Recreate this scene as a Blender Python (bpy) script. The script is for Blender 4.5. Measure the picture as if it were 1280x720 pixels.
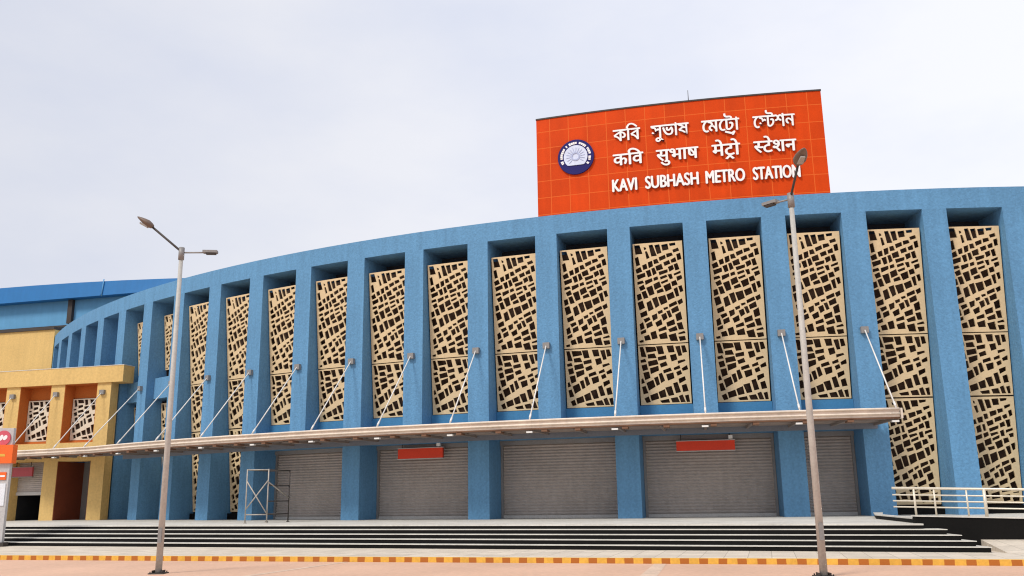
import bpy, bmesh, math, random
from math import sin, cos, radians, pi, sqrt, atan2
from mathutils import Vector, Matrix

for o in list(bpy.data.objects):
    bpy.data.objects.remove(o)
SC = bpy.context.scene
COL = SC.collection

# ------------------------------------------------------------------ camera, sky, sun, exposure
F, PITCH, ROLL = 1074.3132, 0.2174817, 0.0149942
cam = bpy.data.cameras.new('camera'); camo = bpy.data.objects.new('camera', cam); COL.objects.link(camo)
cam.sensor_fit = 'HORIZONTAL'; cam.sensor_width = 36.0; cam.lens = F / 1280 * 36
cam.shift_x = -5.71 / 1280; cam.shift_y = 24.47 / 1280
cam.clip_start = 0.1; cam.clip_end = 3000
rt, fw, up = Vector((1, 0, 0)), Vector((0, cos(PITCH), sin(PITCH))), Vector((0, -sin(PITCH), cos(PITCH)))
RX = rt * cos(ROLL) - up * sin(ROLL); UX = rt * sin(ROLL) + up * cos(ROLL)
M = Matrix.Identity(4)
for i in range(3):
    M[i][0], M[i][1], M[i][2] = RX[i], UX[i], -fw[i]
M.translation = Vector((0, 0, 1.6)); camo.matrix_world = M
SC.camera = camo
SC.cycles.filter_width = 1.15

SUN_EL, SUN_AZ = radians(48), radians(226)       # azimuth clockwise from +Y (the view direction): behind the camera, to the left
sun = bpy.data.lights.new('sun', 'SUN'); sun.energy = 2.0; sun.angle = radians(14); sun.color = (1.0, 0.96, 0.89)
suno = bpy.data.objects.new('sun', sun); COL.objects.link(suno)
sd = Vector((sin(SUN_AZ) * cos(SUN_EL), cos(SUN_AZ) * cos(SUN_EL), sin(SUN_EL)))
suno.rotation_euler = sd.to_track_quat('Z', 'Y').to_euler(); suno.location = sd * 200

W = bpy.data.worlds.new('World'); SC.world = W; W.use_nodes = True
nt = W.node_tree; nt.nodes.clear()
wo = nt.nodes.new('ShaderNodeOutputWorld'); bg = nt.nodes.new('ShaderNodeBackground'); nt.links.new(bg.outputs[0], wo.inputs[0])
sky = nt.nodes.new('ShaderNodeTexSky'); sky.sky_type = 'NISHITA'; sky.sun_disc = False
sky.sun_elevation = SUN_EL; sky.sun_rotation = SUN_AZ; sky.dust_density = 4.0
tc = nt.nodes.new('ShaderNodeTexCoord'); mp = nt.nodes.new('ShaderNodeMapping'); mp.inputs['Scale'].default_value = (1.0, 1.0, 2.2)
ns = nt.nodes.new('ShaderNodeTexNoise'); ns.inputs['Scale'].default_value = 1.6; ns.inputs['Detail'].default_value = 6; ns.inputs['Roughness'].default_value = .55
rp = nt.nodes.new('ShaderNodeValToRGB'); rp.color_ramp.elements[0].position = .36; rp.color_ramp.elements[1].position = .66
rp.color_ramp.elements[0].color = (.69, .735, .875, 1); rp.color_ramp.elements[1].color = (.86, .87, .93, 1)
gn = nt.nodes.new('ShaderNodeMix'); gn.data_type = 'RGBA'; gn.blend_type = 'MULTIPLY'; gn.inputs['Factor'].default_value = 1
gn.inputs['B'].default_value = (8.6, 8.6, 8.6, 1)
mx = nt.nodes.new('ShaderNodeMix'); mx.data_type = 'RGBA'; mx.inputs['Factor'].default_value = .93
nt.links.new(tc.outputs['Generated'], mp.inputs[0]); nt.links.new(mp.outputs[0], ns.inputs['Vector'])
nt.links.new(ns.outputs['Fac'], rp.inputs[0]); nt.links.new(rp.outputs[0], gn.inputs['A'])
sxyz = nt.nodes.new('ShaderNodeSeparateXYZ'); nt.links.new(tc.outputs['Generated'], sxyz.inputs[0])
br = nt.nodes.new('ShaderNodeMath'); br.operation = 'MULTIPLY_ADD'; nt.links.new(sxyz.outputs[0], br.inputs[0]); br.inputs[1].default_value = .20; br.inputs[2].default_value = 1.0
bs = nt.nodes.new('ShaderNodeVectorMath'); bs.operation = 'SCALE'; nt.links.new(gn.outputs['Result'], bs.inputs[0]); nt.links.new(br.outputs[0], bs.inputs['Scale'])
nt.links.new(sky.outputs[0], mx.inputs['A']); nt.links.new(bs.outputs[0], mx.inputs['B'])
nt.links.new(mx.outputs['Result'], bg.inputs[0]); bg.inputs[1].default_value = 0.1

SC.view_settings.view_transform = 'Standard'; SC.view_settings.look = 'None'
SC.view_settings.exposure = 0.32; SC.view_settings.gamma = 1.0; SC.view_settings.use_curve_mapping = False

# ------------------------------------------------------------------ materials
def mat(name, col, rough=.7, metal=0.0, var=.10, scale=1.2, fine=18.0, fvar=.10, bump=.0, bscale=40.0, streak=0.0, spec=.4):
    """base colour with large blotches, fine grain, optional vertical rain streaks and a bump"""
    m = bpy.data.materials.new(name); m.use_nodes = True; t = m.node_tree; N = t.nodes; L = t.links
    b = N['Principled BSDF']; b.inputs['Roughness'].default_value = rough; b.inputs['Metallic'].default_value = metal
    b.inputs['Specular IOR Level'].default_value = spec
    co = N.new('ShaderNodeTexCoord')
    def noise(s, det, mscale=None):
        n = N.new('ShaderNodeTexNoise'); n.inputs['Scale'].default_value = s; n.inputs['Detail'].default_value = det
        if mscale:
            q = N.new('ShaderNodeMapping'); q.inputs['Scale'].default_value = mscale; L.new(co.outputs['Object'], q.inputs[0]); L.new(q.outputs[0], n.inputs['Vector'])
        else: L.new(co.outputs['Object'], n.inputs['Vector'])
        return n.outputs['Fac']
    def madd(v, k, base):
        a = N.new('ShaderNodeMath'); a.operation = 'SUBTRACT'; L.new(v, a.inputs[0]); a.inputs[1].default_value = .5
        c = N.new('ShaderNodeMath'); c.operation = 'MULTIPLY_ADD'; L.new(a.outputs[0], c.inputs[0]); c.inputs[1].default_value = k
        if isinstance(base, float): c.inputs[2].default_value = base
        else: L.new(base, c.inputs[2])
        return c.outputs[0]
    v = madd(noise(scale, 4), var * 4, 1.0)
    v = madd(noise(fine, 3), fvar * 4, v)
    if streak: v = madd(noise(2.0, 5, (1.6, 1.6, .09)), streak * 4, v)
    vm = N.new('ShaderNodeVectorMath'); vm.operation = 'SCALE'; vm.inputs[0].default_value = col[:3]; L.new(v, vm.inputs['Scale'])
    L.new(vm.outputs[0], b.inputs['Base Color'])
    if bump:
        bp = N.new('ShaderNodeBump'); bp.inputs['Strength'].default_value = bump; bp.inputs['Distance'].default_value = .02
        L.new(noise(bscale, 3), bp.inputs['Height']); L.new(bp.outputs[0], b.inputs['Normal'])
    m['out'] = 0
    return m

def grid_mat(name, col, line, pu, pv, wd, rough=.6, fvar=.06):
    """tiles or cladding sheets: joints every pu x pv metres of the UV map"""
    m = mat(name, col, rough, fvar=fvar, var=.08, streak=.07, spec=.12); t = m.node_tree; N = t.nodes; L = t.links
    b = N['Principled BSDF']; src = b.inputs['Base Color'].links[0].from_socket
    uv = N.new('ShaderNodeUVMap'); sp = N.new('ShaderNodeSeparateXYZ'); L.new(uv.outputs[0], sp.inputs[0])
    def joint(o, p):
        a = N.new('ShaderNodeMath'); a.operation = 'DIVIDE'; L.new(o, a.inputs[0]); a.inputs[1].default_value = p
        f = N.new('ShaderNodeMath'); f.operation = 'FRACT'; L.new(a.outputs[0], f.inputs[0])
        c = N.new('ShaderNodeMath'); c.operation = 'LESS_THAN'; L.new(f.outputs[0], c.inputs[0]); c.inputs[1].default_value = wd / p
        return c.outputs[0]
    mxm = N.new('ShaderNodeMath'); mxm.operation = 'MAXIMUM'; L.new(joint(sp.outputs[0], pu), mxm.inputs[0]); L.new(joint(sp.outputs[1], pv), mxm.inputs[1])
    # each sheet a slightly different tone
    def cell(o, p):
        a = N.new('ShaderNodeMath'); a.operation = 'DIVIDE'; L.new(o, a.inputs[0]); a.inputs[1].default_value = p
        f = N.new('ShaderNodeMath'); f.operation = 'FLOOR'; L.new(a.outputs[0], f.inputs[0]); return f.outputs[0]
    cb = N.new('ShaderNodeCombineXYZ'); L.new(cell(sp.outputs[0], pu), cb.inputs[0]); L.new(cell(sp.outputs[1], pv), cb.inputs[1])
    wn = N.new('ShaderNodeTexWhiteNoise'); L.new(cb.outputs[0], wn.inputs['Vector'])
    ma = N.new('ShaderNodeMath'); ma.operation = 'MULTIPLY_ADD'; L.new(wn.outputs['Value'], ma.inputs[0]); ma.inputs[1].default_value = .16; ma.inputs[2].default_value = .92
    sc_ = N.new('ShaderNodeVectorMath'); sc_.operation = 'SCALE'; L.new(src, sc_.inputs[0]); L.new(ma.outputs[0], sc_.inputs['Scale'])
    mi = N.new('ShaderNodeMix'); mi.data_type = 'RGBA'; L.new(mxm.outputs[0], mi.inputs['Factor']); L.new(sc_.outputs[0], mi.inputs['A']); mi.inputs['B'].default_value = (*line, 1)
    L.new(mi.outputs['Result'], b.inputs['Base Color'])
    return m

BLUE = mat('blue_wall_paint', (.105, .265, .45), .75, var=.06, scale=.45, fvar=.14, fine=11, bump=.8, bscale=14, streak=.10)
SILLBLUE = mat('blue_sill_paint', (.045, .19, .36), .7, var=.05, fvar=.08, fine=9, bump=.4, bscale=16)
DARKB = mat('shaded_back_wall_blue', (.030, .040, .058), .9, var=.1, fvar=.1)  # blue back wall with its deep shade put into the colour
BACKING = mat('lattice_void_shade', (.045, .024, .014), .95, var=.1)  # dark colour stands in for the shaded void behind the lattice
CREAM = mat('cream_lattice_sheet', (.70, .53, .31), .6, var=.05, scale=.7, fvar=.06, fine=12)
PALE = mat('pale_lattice_sheet', (.70, .62, .48), .6, var=.05, fvar=.06)
YEL = mat('ochre_wall_paint', (.66, .44, .16), .8, var=.06, scale=.6, fvar=.09, fine=8, bump=.5, bscale=16, streak=.05)
ORB = mat('burnt_orange_paint', (.50, .14, .022), .8, var=.08, fvar=.1, bump=.3, bscale=16)
STEEL = mat('galvanised_steel', (.40, .385, .36), .6, .1, var=.12, scale=3, fvar=.1, streak=.08)
DARKST = mat('dark_metal', (.055, .045, .04), .6, .2, var=.1)
GREY = mat('grey_metal', (.25, .24, .23), .55, .2, var=.1)
WHITEM = mat('white_painted_steel', (.78, .76, .72), .4, var=.04)
SHUT = mat('rolling_shutter_steel', (.45, .405, .37), .55, .1, var=.10, scale=.6, fvar=.08, fine=6, streak=.06)
SHUTW = mat('pale_shutter_bar', (.5, .48, .45), .5, var=.08)
CANO = mat('canopy_metal', (.74, .63, .52), .6, .05, var=.12, scale=1.0, fvar=.1, fine=7)
CANB = mat('canopy_rust_brown', (.16, .08, .045), .7, .1, var=.2)
CANU = mat('canopy_underside_sheet', (.24, .20, .18), .6, .1, var=.1)
WBEAM = mat('grey_blue_beam', (.17, .19, .23), .6, var=.1)
GLASS = mat('canopy_sheet', (.36, .34, .32), .4, .0, var=.1)
RED = mat('red_sign_face', (.74, .048, .012), .5, var=.08, fvar=.06)
PINKR = mat('faded_red_sign_face', (.40, .06, .07), .5, var=.08)
ORANGE = mat('orange_panel', (.85, .14, .02), .5, var=.04)
SIGNO = grid_mat('orange_cladding', (.60, .056, .003), (.70, .125, .02), .865, .79, .032)
WHITE = mat('white_lettering', (.86, .85, .84), .5, var=.02, fvar=.02)
LETSIDE = mat('lettering_side', (.10, .08, .12), .6, var=.05)
NAVY = mat('navy_enamel', (.022, .02, .13), .6, var=.05, spec=.12)
PALEBL = mat('pale_blue_enamel', (.60, .66, .82), .5, var=.06, fine=14)
MIDBL = mat('grey_blue_enamel', (.38, .43, .62), .5, var=.05)
HALLB = mat('hall_wall_blue', (.12, .33, .56), .8, var=.05, fvar=.06, streak=.05)
HALLR = mat('bright_blue_roof_sheet', (.014, .16, .42), .5, var=.04, fvar=.03, streak=.05)
GRAN = mat('black_granite', (.006, .0055, .005), .6, var=.2, fvar=.25, fine=25, spec=.12)
TREAD = mat('pale_stone_and_tread_sheen', (.60, .57, .51), .6, var=.14, scale=.9, fvar=.12, fine=9)  # pale stone; on the step treads it paints sky reflected in black granite
PAVE = grid_mat('sidewalk_paving', (.60, .525, .43), (.36, .31, .25), .6, .6, .016, .85, .08)
ROADM = mat('road_concrete_pavers', (.62, .39, .27), .9, var=.10, scale=.35, fvar=.08, fine=7, bump=.3, bscale=20)
DIRT = mat('bare_ground', (.34, .27, .2), .95, var=.12, scale=.05)
PYL = mat('pylon_grey_panel', (.50, .48, .47), .5, var=.06)
PYLW = mat('pylon_white_panel', (.74, .76, .80), .5, var=.04)
PINK = mat('pylon_emblem_red', (.62, .10, .14), .5, var=.05)
DOORR = mat('maroon_lining', (.20, .045, .016), .8, var=.1, fvar=.1)
BLACK = mat('unlit_interior_black', (.01, .01, .012), .9, var=.1)  # black colour stands in for the lack of light inside the doorway
YKERB = mat('yellow_kerb_paint', (.72, .42, .07), .8, var=.12, fvar=.12, fine=12)

def kerb_mat():
    m = mat('yellow_and_brown_kerb_paint', (.72, .40, .06), .8, var=.12, fvar=.12, fine=12); t = m.node_tree; N = t.nodes; L = t.links
    b = N['Principled BSDF']; src = b.inputs['Base Color'].links[0].from_socket
    uv = N.new('ShaderNodeUVMap'); sp = N.new('ShaderNodeSeparateXYZ'); L.new(uv.outputs[0], sp.inputs[0])
    n = N.new('ShaderNodeTexNoise'); n.inputs['Scale'].default_value = 2; L.new(uv.outputs[0], n.inputs['Vector'])
    w = N.new('ShaderNodeMath'); w.operation = 'MULTIPLY_ADD'; L.new(n.outputs['Fac'], w.inputs[0]); w.inputs[1].default_value = .07; L.new(sp.outputs[0], w.inputs[2])
    a = N.new('ShaderNodeMath'); a.operation = 'DIVIDE'; L.new(w.outputs[0], a.inputs[0]); a.inputs[1].default_value = .48
    f = N.new('ShaderNodeMath'); f.operation = 'FRACT'; L.new(a.outputs[0], f.inputs[0])
    c = N.new('ShaderNodeMath'); c.operation = 'LESS_THAN'; L.new(f.outputs[0], c.inputs[0]); c.inputs[1].default_value = .47
    mi = N.new('ShaderNodeMix'); mi.data_type = 'RGBA'; L.new(c.outputs[0], mi.inputs['Factor']); L.new(src, mi.inputs['A']); mi.inputs['B'].default_value = (.42, .13, .018, 1)
    L.new(mi.outputs['Result'], b.inputs['Base Color'])
    return m
KERB = kerb_mat()

# ------------------------------------------------------------------ object helpers
ROOTM = {}
def thing(name, label, cat, loc=(0, 0, 0), rotz=0.0, group=None):
    o = bpy.data.objects.new(name, None); COL.objects.link(o); o.empty_display_size = .3
    o.location = loc; o.rotation_euler = (0, 0, rotz); o['label'] = label; o['category'] = cat
    if group: o['group'] = group
    ROOTM[o.name] = Matrix.Translation(Vector(loc)) @ Matrix.Rotation(rotz, 4, 'Z')
    return o
def world_m(o):
    return ROOTM.get(o.name, Matrix.Identity(4))
def obj(name, bm, mats, parent=None, local=False, smooth=False, origin=None):
    """bm in world coordinates (or the parent's own, local=True) -> one linked mesh object"""
    me = bpy.data.meshes.new(name)
    if not local and parent is not None:
        bm.transform(world_m(parent).inverted())
    off = Vector((0, 0, 0))
    if parent is not None and bm.verts:
        cs = [v.co for v in bm.verts]
        off = Vector([(min(c[i] for c in cs) + max(c[i] for c in cs)) / 2 for i in range(3)])
        bm.transform(Matrix.Translation(-off))
    bmesh.ops.recalc_face_normals(bm, faces=bm.faces[:])
    bm.to_mesh(me); bm.free()
    for m in (mats if isinstance(mats, (list, tuple)) else [mats]): me.materials.append(m)
    if smooth:
        for p in me.polygons: p.use_smooth = True
    o = bpy.data.objects.new(name, me); COL.objects.link(o)
    if parent is not None:
        o.parent = parent; o.location = off
        ROOTM[o.name] = world_m(parent) @ Matrix.Translation(off)
    return o
def tag(o, label, cat, group=None):
    o['label'] = label; o['category'] = cat
    if group: o['group'] = group
    return o
def struct(o):
    o['kind'] = 'structure'; return o
def copy_tree(o, parent=None):
    c = o.copy(); COL.objects.link(c)
    if parent: c.parent = parent
    for ch in list(o.children): copy_tree(ch, c)
    return c

def hexa(bm, a, mi=0):
    """8 points: bottom ring of 4 then top ring of 4"""
    v = [bm.verts.new(p) for p in a]; n = len(v) // 2
    fs = [bm.faces.new(v[:n][::-1]), bm.faces.new(v[n:])]
    for i in range(n):
        j = (i + 1) % n; fs.append(bm.faces.new((v[i], v[j], v[n + j], v[n + i])))
    for f in fs: f.material_index = mi
    return fs
def box(bm, x0, x1, y0, y1, z0, z1, T=None, mi=0):
    a = [Vector(p) for p in ((x0, y0, z0), (x1, y0, z0), (x1, y1, z0), (x0, y1, z0), (x0, y0, z1), (x1, y0, z1), (x1, y1, z1), (x0, y1, z1))]
    if T is not None: a = [T @ p for p in a]
    return hexa(bm, a, mi)
def prism(bm, poly, z0, z1, mi=0):
    return hexa(bm, [Vector((x, y, z0)) for x, y in poly] + [Vector((x, y, z1)) for x, y in poly], mi)
def tube(bm, a, b, r0, r1=None, n=10, mi=0):
    a = Vector(a); b = Vector(b); r1 = r0 if r1 is None else r1
    d = (b - a).normalized(); s = d.orthogonal().normalized(); t = d.cross(s)
    A = [a + (s * cos(2 * pi * i / n) + t * sin(2 * pi * i / n)) * r0 for i in range(n)]
    B = [b + (s * cos(2 * pi * i / n) + t * sin(2 * pi * i / n)) * r1 for i in range(n)]
    fs = hexa(bm, A + B, mi)
    for f in fs[2:]: f.smooth = True
    return fs
def path_tube(bm, pts, r, n=8, mi=0):
    pts = [Vector(p) for p in pts]; rings = []
    for i, p in enumerate(pts):
        d = (pts[min(i + 1, len(pts) - 1)] - pts[max(i - 1, 0)]).normalized()
        s = d.cross(Vector((0, 0, 1)))
        s = s.normalized() if s.length > 1e-4 else d.orthogonal().normalized()
        t = d.cross(s)
        rings.append([bm.verts.new(p + (s * cos(2 * pi * k / n) + t * sin(2 * pi * k / n)) * r) for k in range(n)])
    for i in range(len(rings) - 1):
        for k in range(n):
            f = bm.faces.new((rings[i][k], rings[i][(k + 1) % n], rings[i + 1][(k + 1) % n], rings[i + 1][k])); f.smooth = True; f.material_index = mi
    bm.faces.new(rings[0][::-1]).material_index = mi; bm.faces.new(rings[-1]).material_index = mi
def NB(): return bmesh.new()

# ------------------------------------------------------------------ the drum: k counts bays along the arc, dr metres out from the pier faces
X0, Y0, R = 20.808437, 100.262261, 66.706
PHI0, DK, WK = -0.96711021, 0.0484408837, 0.0337765617
KW = WK / DK                                      # opening share of a bay
def cp(k, dr, z):
    a = PHI0 + k * DK
    return Vector((X0 + (R + dr) * sin(a), Y0 - (R + dr) * cos(a), z))
def ring(bm, k0, k1, d0, d1, z0, z1, n=1, mi=0):
    """a block following the arc, d0 outer face, d1 inner face"""
    ks = [k0 + (k1 - k0) * i / n for i in range(n + 1)]
    q = [[bm.verts.new(cp(k, d, z)) for d, z in ((d0, z0), (d0, z1), (d1, z1), (d1, z0))] for k in ks]
    for i in range(n):
        for j in range(4):
            bm.faces.new((q[i][j], q[i][(j + 1) % 4], q[i + 1][(j + 1) % 4], q[i + 1][j])).material_index = mi
    bm.faces.new(q[0]).material_index = mi; bm.faces.new(q[-1][::-1]).material_index = mi
def arcpipe(bm, k0, k1, dr, z, r, step=.25, n=8, mi=0):
    m = max(2, int((k1 - k0) / step)); path_tube(bm, [cp(k0 + (k1 - k0) * i / m, dr, z) for i in range(m + 1)], r, n, mi)
ZP, ZO, ZT = .711, 12.934, 13.809                 # plaza, underside of the band, top of the band

# ------------------------------------------------------------------ ground, road, sidewalk, kerb, plaza, steps
def sheet(name, poly, z, m, uv=False):
    bm = NB(); f = bm.faces.new([bm.verts.new((x, y, z)) for x, y in poly])
    if uv:
        l = bm.loops.layers.uv.new('UVMap'); a = atan2(-.2811, 1.0)
        for lp in f.loops: lp[l].uv = (lp.vert.co.x * cos(a) + lp.vert.co.y * sin(a), -lp.vert.co.x * sin(a) + lp.vert.co.y * cos(a))
    bmesh.ops.recalc_face_normals(bm, faces=bm.faces[:])
    if bm.faces[:][0].normal.z < 0: bmesh.ops.reverse_faces(bm, faces=bm.faces[:])
    return bm
def sheet_obj(name, poly, z, m, uv=False):
    bm = sheet(name, poly, z, m, uv); me = bpy.data.meshes.new(name); bm.to_mesh(me); bm.free(); me.materials.append(m)
    o = bpy.data.objects.new(name, me); COL.objects.link(o); return struct(o)
KS = -.2811
def kl(x, off=0.0): return 29.01 + KS * (x + 16.94) + off
sheet_obj('ground', [(-900, -900), (900, -900), (900, 900), (-900, 900)], -.158, DIRT)
sheet_obj('road', [(-110, -60), (110, -60), (110, kl(110, -.005)), (-110, kl(-110, -.005))], -.134, ROADM)
sheet_obj('sidewalk', [(-110, kl(-110, .16)), (110, kl(110, .16)), (110, 140), (-110, 140)], 0.0, PAVE, True)
bm = NB(); l = bm.loops.layers.uv.new('UVMap')
xa, xb = -60.0, 40.0
fs = hexa(bm, [Vector(p) for p in ((xa, kl(xa), -.157), (xb, kl(xb), -.157), (xb, kl(xb, .16), -.157), (xa, kl(xa, .16), -.157),
                                   (xa, kl(xa), .004), (xb, kl(xb), .004), (xb, kl(xb, .16), .004), (xa, kl(xa, .16), .004))])
for f in fs:
    for lp in f.loops: lp[l].uv = (lp.vert.co.x * 1.0387, lp.vert.co.z)
    if abs(f.normal.z) > .5 or f is fs[1]: f.material_index = 1
bm.normal_update()
struct(obj('kerb', bm, [KERB, YKERB]))

def fl(x): return 23.2 + (12.62 - x) * .3605       # foot of the flight
def tl(x): return 25.0 + (11.62 - x) * .415       # top edge of the flight
XL = -26.0
plaza = [(XL - 60, 90), (XL - 60, tl(XL) + 8), (XL, tl(XL)), (11.40, tl(11.40)), (11.45, 25.42), (20.0, 22.9), (34, 18.9), (60, 60), (40, 95)]
bm = NB(); prism(bm, plaza, -.1, ZP - .045, 0); prism(bm, [(x, y - .03) for x, y in plaza[:4]] + plaza[4:], ZP - .045, ZP, 1)
struct(obj('plaza', bm, [GRAN, TREAD]))
bm = NB()
for s in range(4):                                  # four treads below the plaza edge, black risers; slab colour paints in the sky's reflection
    t = (3 - s) / 5 + .2; tb = t
    z = ZP * (4 - s) / 5
    fr = lambda x: fl(x) * (1 - (4 - s) / 5) + tl(x) * ((4 - s) / 5)
    tt = (s + 1) / 5
    fr = lambda x, q=(s + 1) / 5: tl(x) * (1 - q) + fl(x) * q
    fr0 = lambda x, q=s / 5: tl(x) * (1 - q) + fl(x) * q
    xr = 11.62 + (12.62 - 11.62) * (s + 1) / 5
    back = .05
    poly = [(XL, fr(XL)), (xr, fr(xr)), (xr + .12, fr0(xr) + 1.5), (XL, fr0(XL) + back)]
    prism(bm, poly, -.05, z - .022, 0)
    poly2 = [(XL, fr(XL) - .03), (xr + .02, fr(xr) - .03), (xr + .14, fr0(xr) + 1.5), (XL, fr0(XL) + back)]
    prism(bm, poly2, z - .022, z, 1)
struct(obj('steps', bm, [GRAN, TREAD]))

STRIP = mat('pale_concrete_joint', (.62, .455, .34), .9, var=.2, scale=1.5, fvar=.12)
sheet_obj('road_joint', [(2.55, 19.5), (2.95, 19.5), (3.78, kl(3.78, -.02)), (3.48, kl(3.48, -.02))], -.130, STRIP)
sheet_obj('road_joint', [(-7.3, 19.6), (-7.05, 19.6), (-4.9, kl(-4.9, -.02)), (-5.05, kl(-5.05, -.02))], -.130, STRIP)

# ------------------------------------------------------------------ lattice sheets
# openings of the two lattice patterns: centre, width, height read against the sheet's four corners
UP_C = ((28, 45), (368, 28), (405, 690), (55, 695))
UP = [(64,85,30,40),(113,73,18,16),(165,90,18,60),(205,80,18,48),(252,68,30,32),(300,52,25,9),(57,158,10,36),(89,135,24,54),(128,117,34,52),
(235,137,34,20),(282,120,32,13),(320,92,30,16),(343,135,16,28),(70,215,30,24),(110,196,22,20),(152,182,22,28),(187,163,20,26),(210,200,34,38),(268,172,34,22),(310,157,26,18),
(90,255,46,26),(140,238,30,36),(172,224,16,36),(238,230,48,18),(292,206,22,26),(328,200,18,38),(82,297,30,13),(134,290,46,12),(187,273,24,9),(238,268,40,9),(290,262,16,24),(332,245,34,11),(345,270,16,20),
(92,326,22,20),(148,352,40,52),(110,376,20,40),(197,318,36,36),(215,353,32,16),(246,290,42,15),(266,332,40,42),(315,308,28,28),
(70,388,12,24),(145,448,32,58),(184,427,28,60),(232,412,42,52),(286,390,42,44),(330,365,18,48),(355,342,9,34),(83,440,34,46),(100,500,30,20),(215,493,24,9),(255,472,20,11),(305,445,46,22),(350,430,16,22),(318,480,40,36),
(183,522,26,28),(242,520,28,36),(275,500,16,42),(120,540,28,13),(88,575,16,24),(135,572,38,36),(207,562,36,38),(100,615,28,20),(230,597,40,17),(288,568,46,26),(343,525,28,40),(300,603,50,22),(350,585,28,42),
(120,655,34,36),(165,640,32,46),(235,645,42,22),(302,655,46,22),(360,660,30,12),(362,627,24,9),(85,675,10,8)]
LO_C = ((103, 22), (665, 10), (705, 650), (135, 660))
LO = [(160,97,38,90),(250,68,82,30),(255,133,84,34),(357,80,48,76),(367,155,76,28),(470,70,54,64),(567,95,34,116),(617,72,14,74),(505,160,46,76),(592,203,48,34),(165,186,40,14),
(263,212,100,24),(388,233,56,24),(180,260,34,44),(288,285,72,34),(425,298,80,32),(548,265,44,22),(570,320,36,34),(626,280,32,18),(200,343,50,60),(320,408,38,76),(375,372,48,84),(465,358,58,60),(248,448,78,84),
(155,404,20,14),(180,500,28,58),(598,405,46,36),(630,488,44,80),(538,485,46,92),(465,518,66,92),(380,545,64,76),(288,575,68,68),(212,605,24,62),(410,632,66,9),(525,615,52,28),(592,602,22,52),(656,592,18,40)]
LEAN = .24                                            # slats lean to the left going up
UP_S = [(0, .02), (.07, .16), (.16, .32), (.35, .36), (.60, .40), (.76, .48), (.90, .22), (1, 0)]     # rise of the bars down the sheet
LO_S = [(0, 0), (.18, .12), (.45, .38), (.70, .42), (.88, .24), (1, .04)]
def lattice_holes(W_, spans, seed=1):
    """spans: (pattern, corners, z of its foot, z of its top) in metres; every opening is grown until only a slat or bar is left around it"""
    rnd = random.Random(seed); out = []
    for pat, ((ax, ay), (bx, by), (cx, cy), (dx, dy)), zf, zt in spans:
        rects = []; H_ = zt - zf; tab = UP_S if pat is UP else LO_S
        def rise(b):
            v = min(max((zt - b) / H_, 0), 1)
            for (v0, s0), (v1, s1) in zip(tab, tab[1:]):
                if v <= v1: return s0 + (s1 - s0) * (v - v0) / (v1 - v0)
        def to_xz(a, b):
            r = rise(b); x = a
            for _ in range(8):
                z = b + r * (x - W_ / 2); x = a - LEAN * (z - zf)
            return Vector((x, z))
        for x, y, w, h in pat:
            v = 0.5
            for _ in range(6):
                xl, xr = ax + (dx - ax) * v, bx + (cx - bx) * v; u = (x - xl) / (xr - xl)
                yt, yb = ay + (by - ay) * u, dy + (cy - dy) * u; v = (y - yt) / (yb - yt)
            pw, ph = w / (xr - xl) * W_, h / (yb - yt) * H_; px, pz = u * W_, zt - v * H_
            b = pz
            for _ in range(20): b = .5 * b + .5 * (pz - rise(b) * (px - W_ / 2))
            a = px + LEAN * (pz - zf); r = rise(b)
            ha = max((pw - LEAN * ph) / (1 - LEAN * r), .05) / 2 * .85; hb = max((ph - r * pw) / (1 - LEAN * r), .045) / 2 * .85
            rects.append([a - ha, a + ha, b - hb, b + hb])
        keep = []
        for r in rects:
            if all(r[0] > o[1] + .03 or r[1] < o[0] - .03 or r[2] > o[3] + .03 or r[3] < o[2] - .03 for o in keep): keep.append(r)
        rects = keep; org = [list(r) for r in rects]
        for step in range(16):
            for i, r in enumerate(rects):
                for side in range(4):
                    if abs(r[side] - org[i][side]) > (.085 if side < 2 else .07): continue
                    q = list(r); q[side] += -.008 if side % 2 == 0 else .008
                    ga, gb = .056, .080
                    if all(q[0] > o[1] + ga or q[1] < o[0] - ga or q[2] > o[3] + gb or q[3] < o[2] - gb for j, o in enumerate(rects) if j != i): r[side] = q[side]
        for a0, a1, b0, b1 in rects:
            q = []
            for a, b in ((a0, b0), (a1, b0), (a1, b1), (a0, b1)):
                p = to_xz(a + rnd.uniform(-.022, .022), b + rnd.uniform(-.024, .024))
                q.append(Vector((min(max(p.x, .06), W_ - .06), min(max(p.y, zf + .06), zt - .06))))
            ar = sum(q[i].x * q[(i + 1) % 4].y - q[(i + 1) % 4].x * q[i].y for i in range(4)) / 2
            if ar > .0025 and all(not overlap(q, o) for o in out): out.append(q)
    return out
def overlap(a, b):
    for p, o in ((a, b), (b, a)):
        for i in range(4):
            e = p[(i + 1) % 4] - p[i]
            if e.length < 1e-4: continue
            n = Vector((e.y, -e.x)).normalized()
            if max(n.dot(t - p[i]) for t in p) < min(n.dot(t - p[i]) for t in o) - .004: return False
    return True
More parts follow.
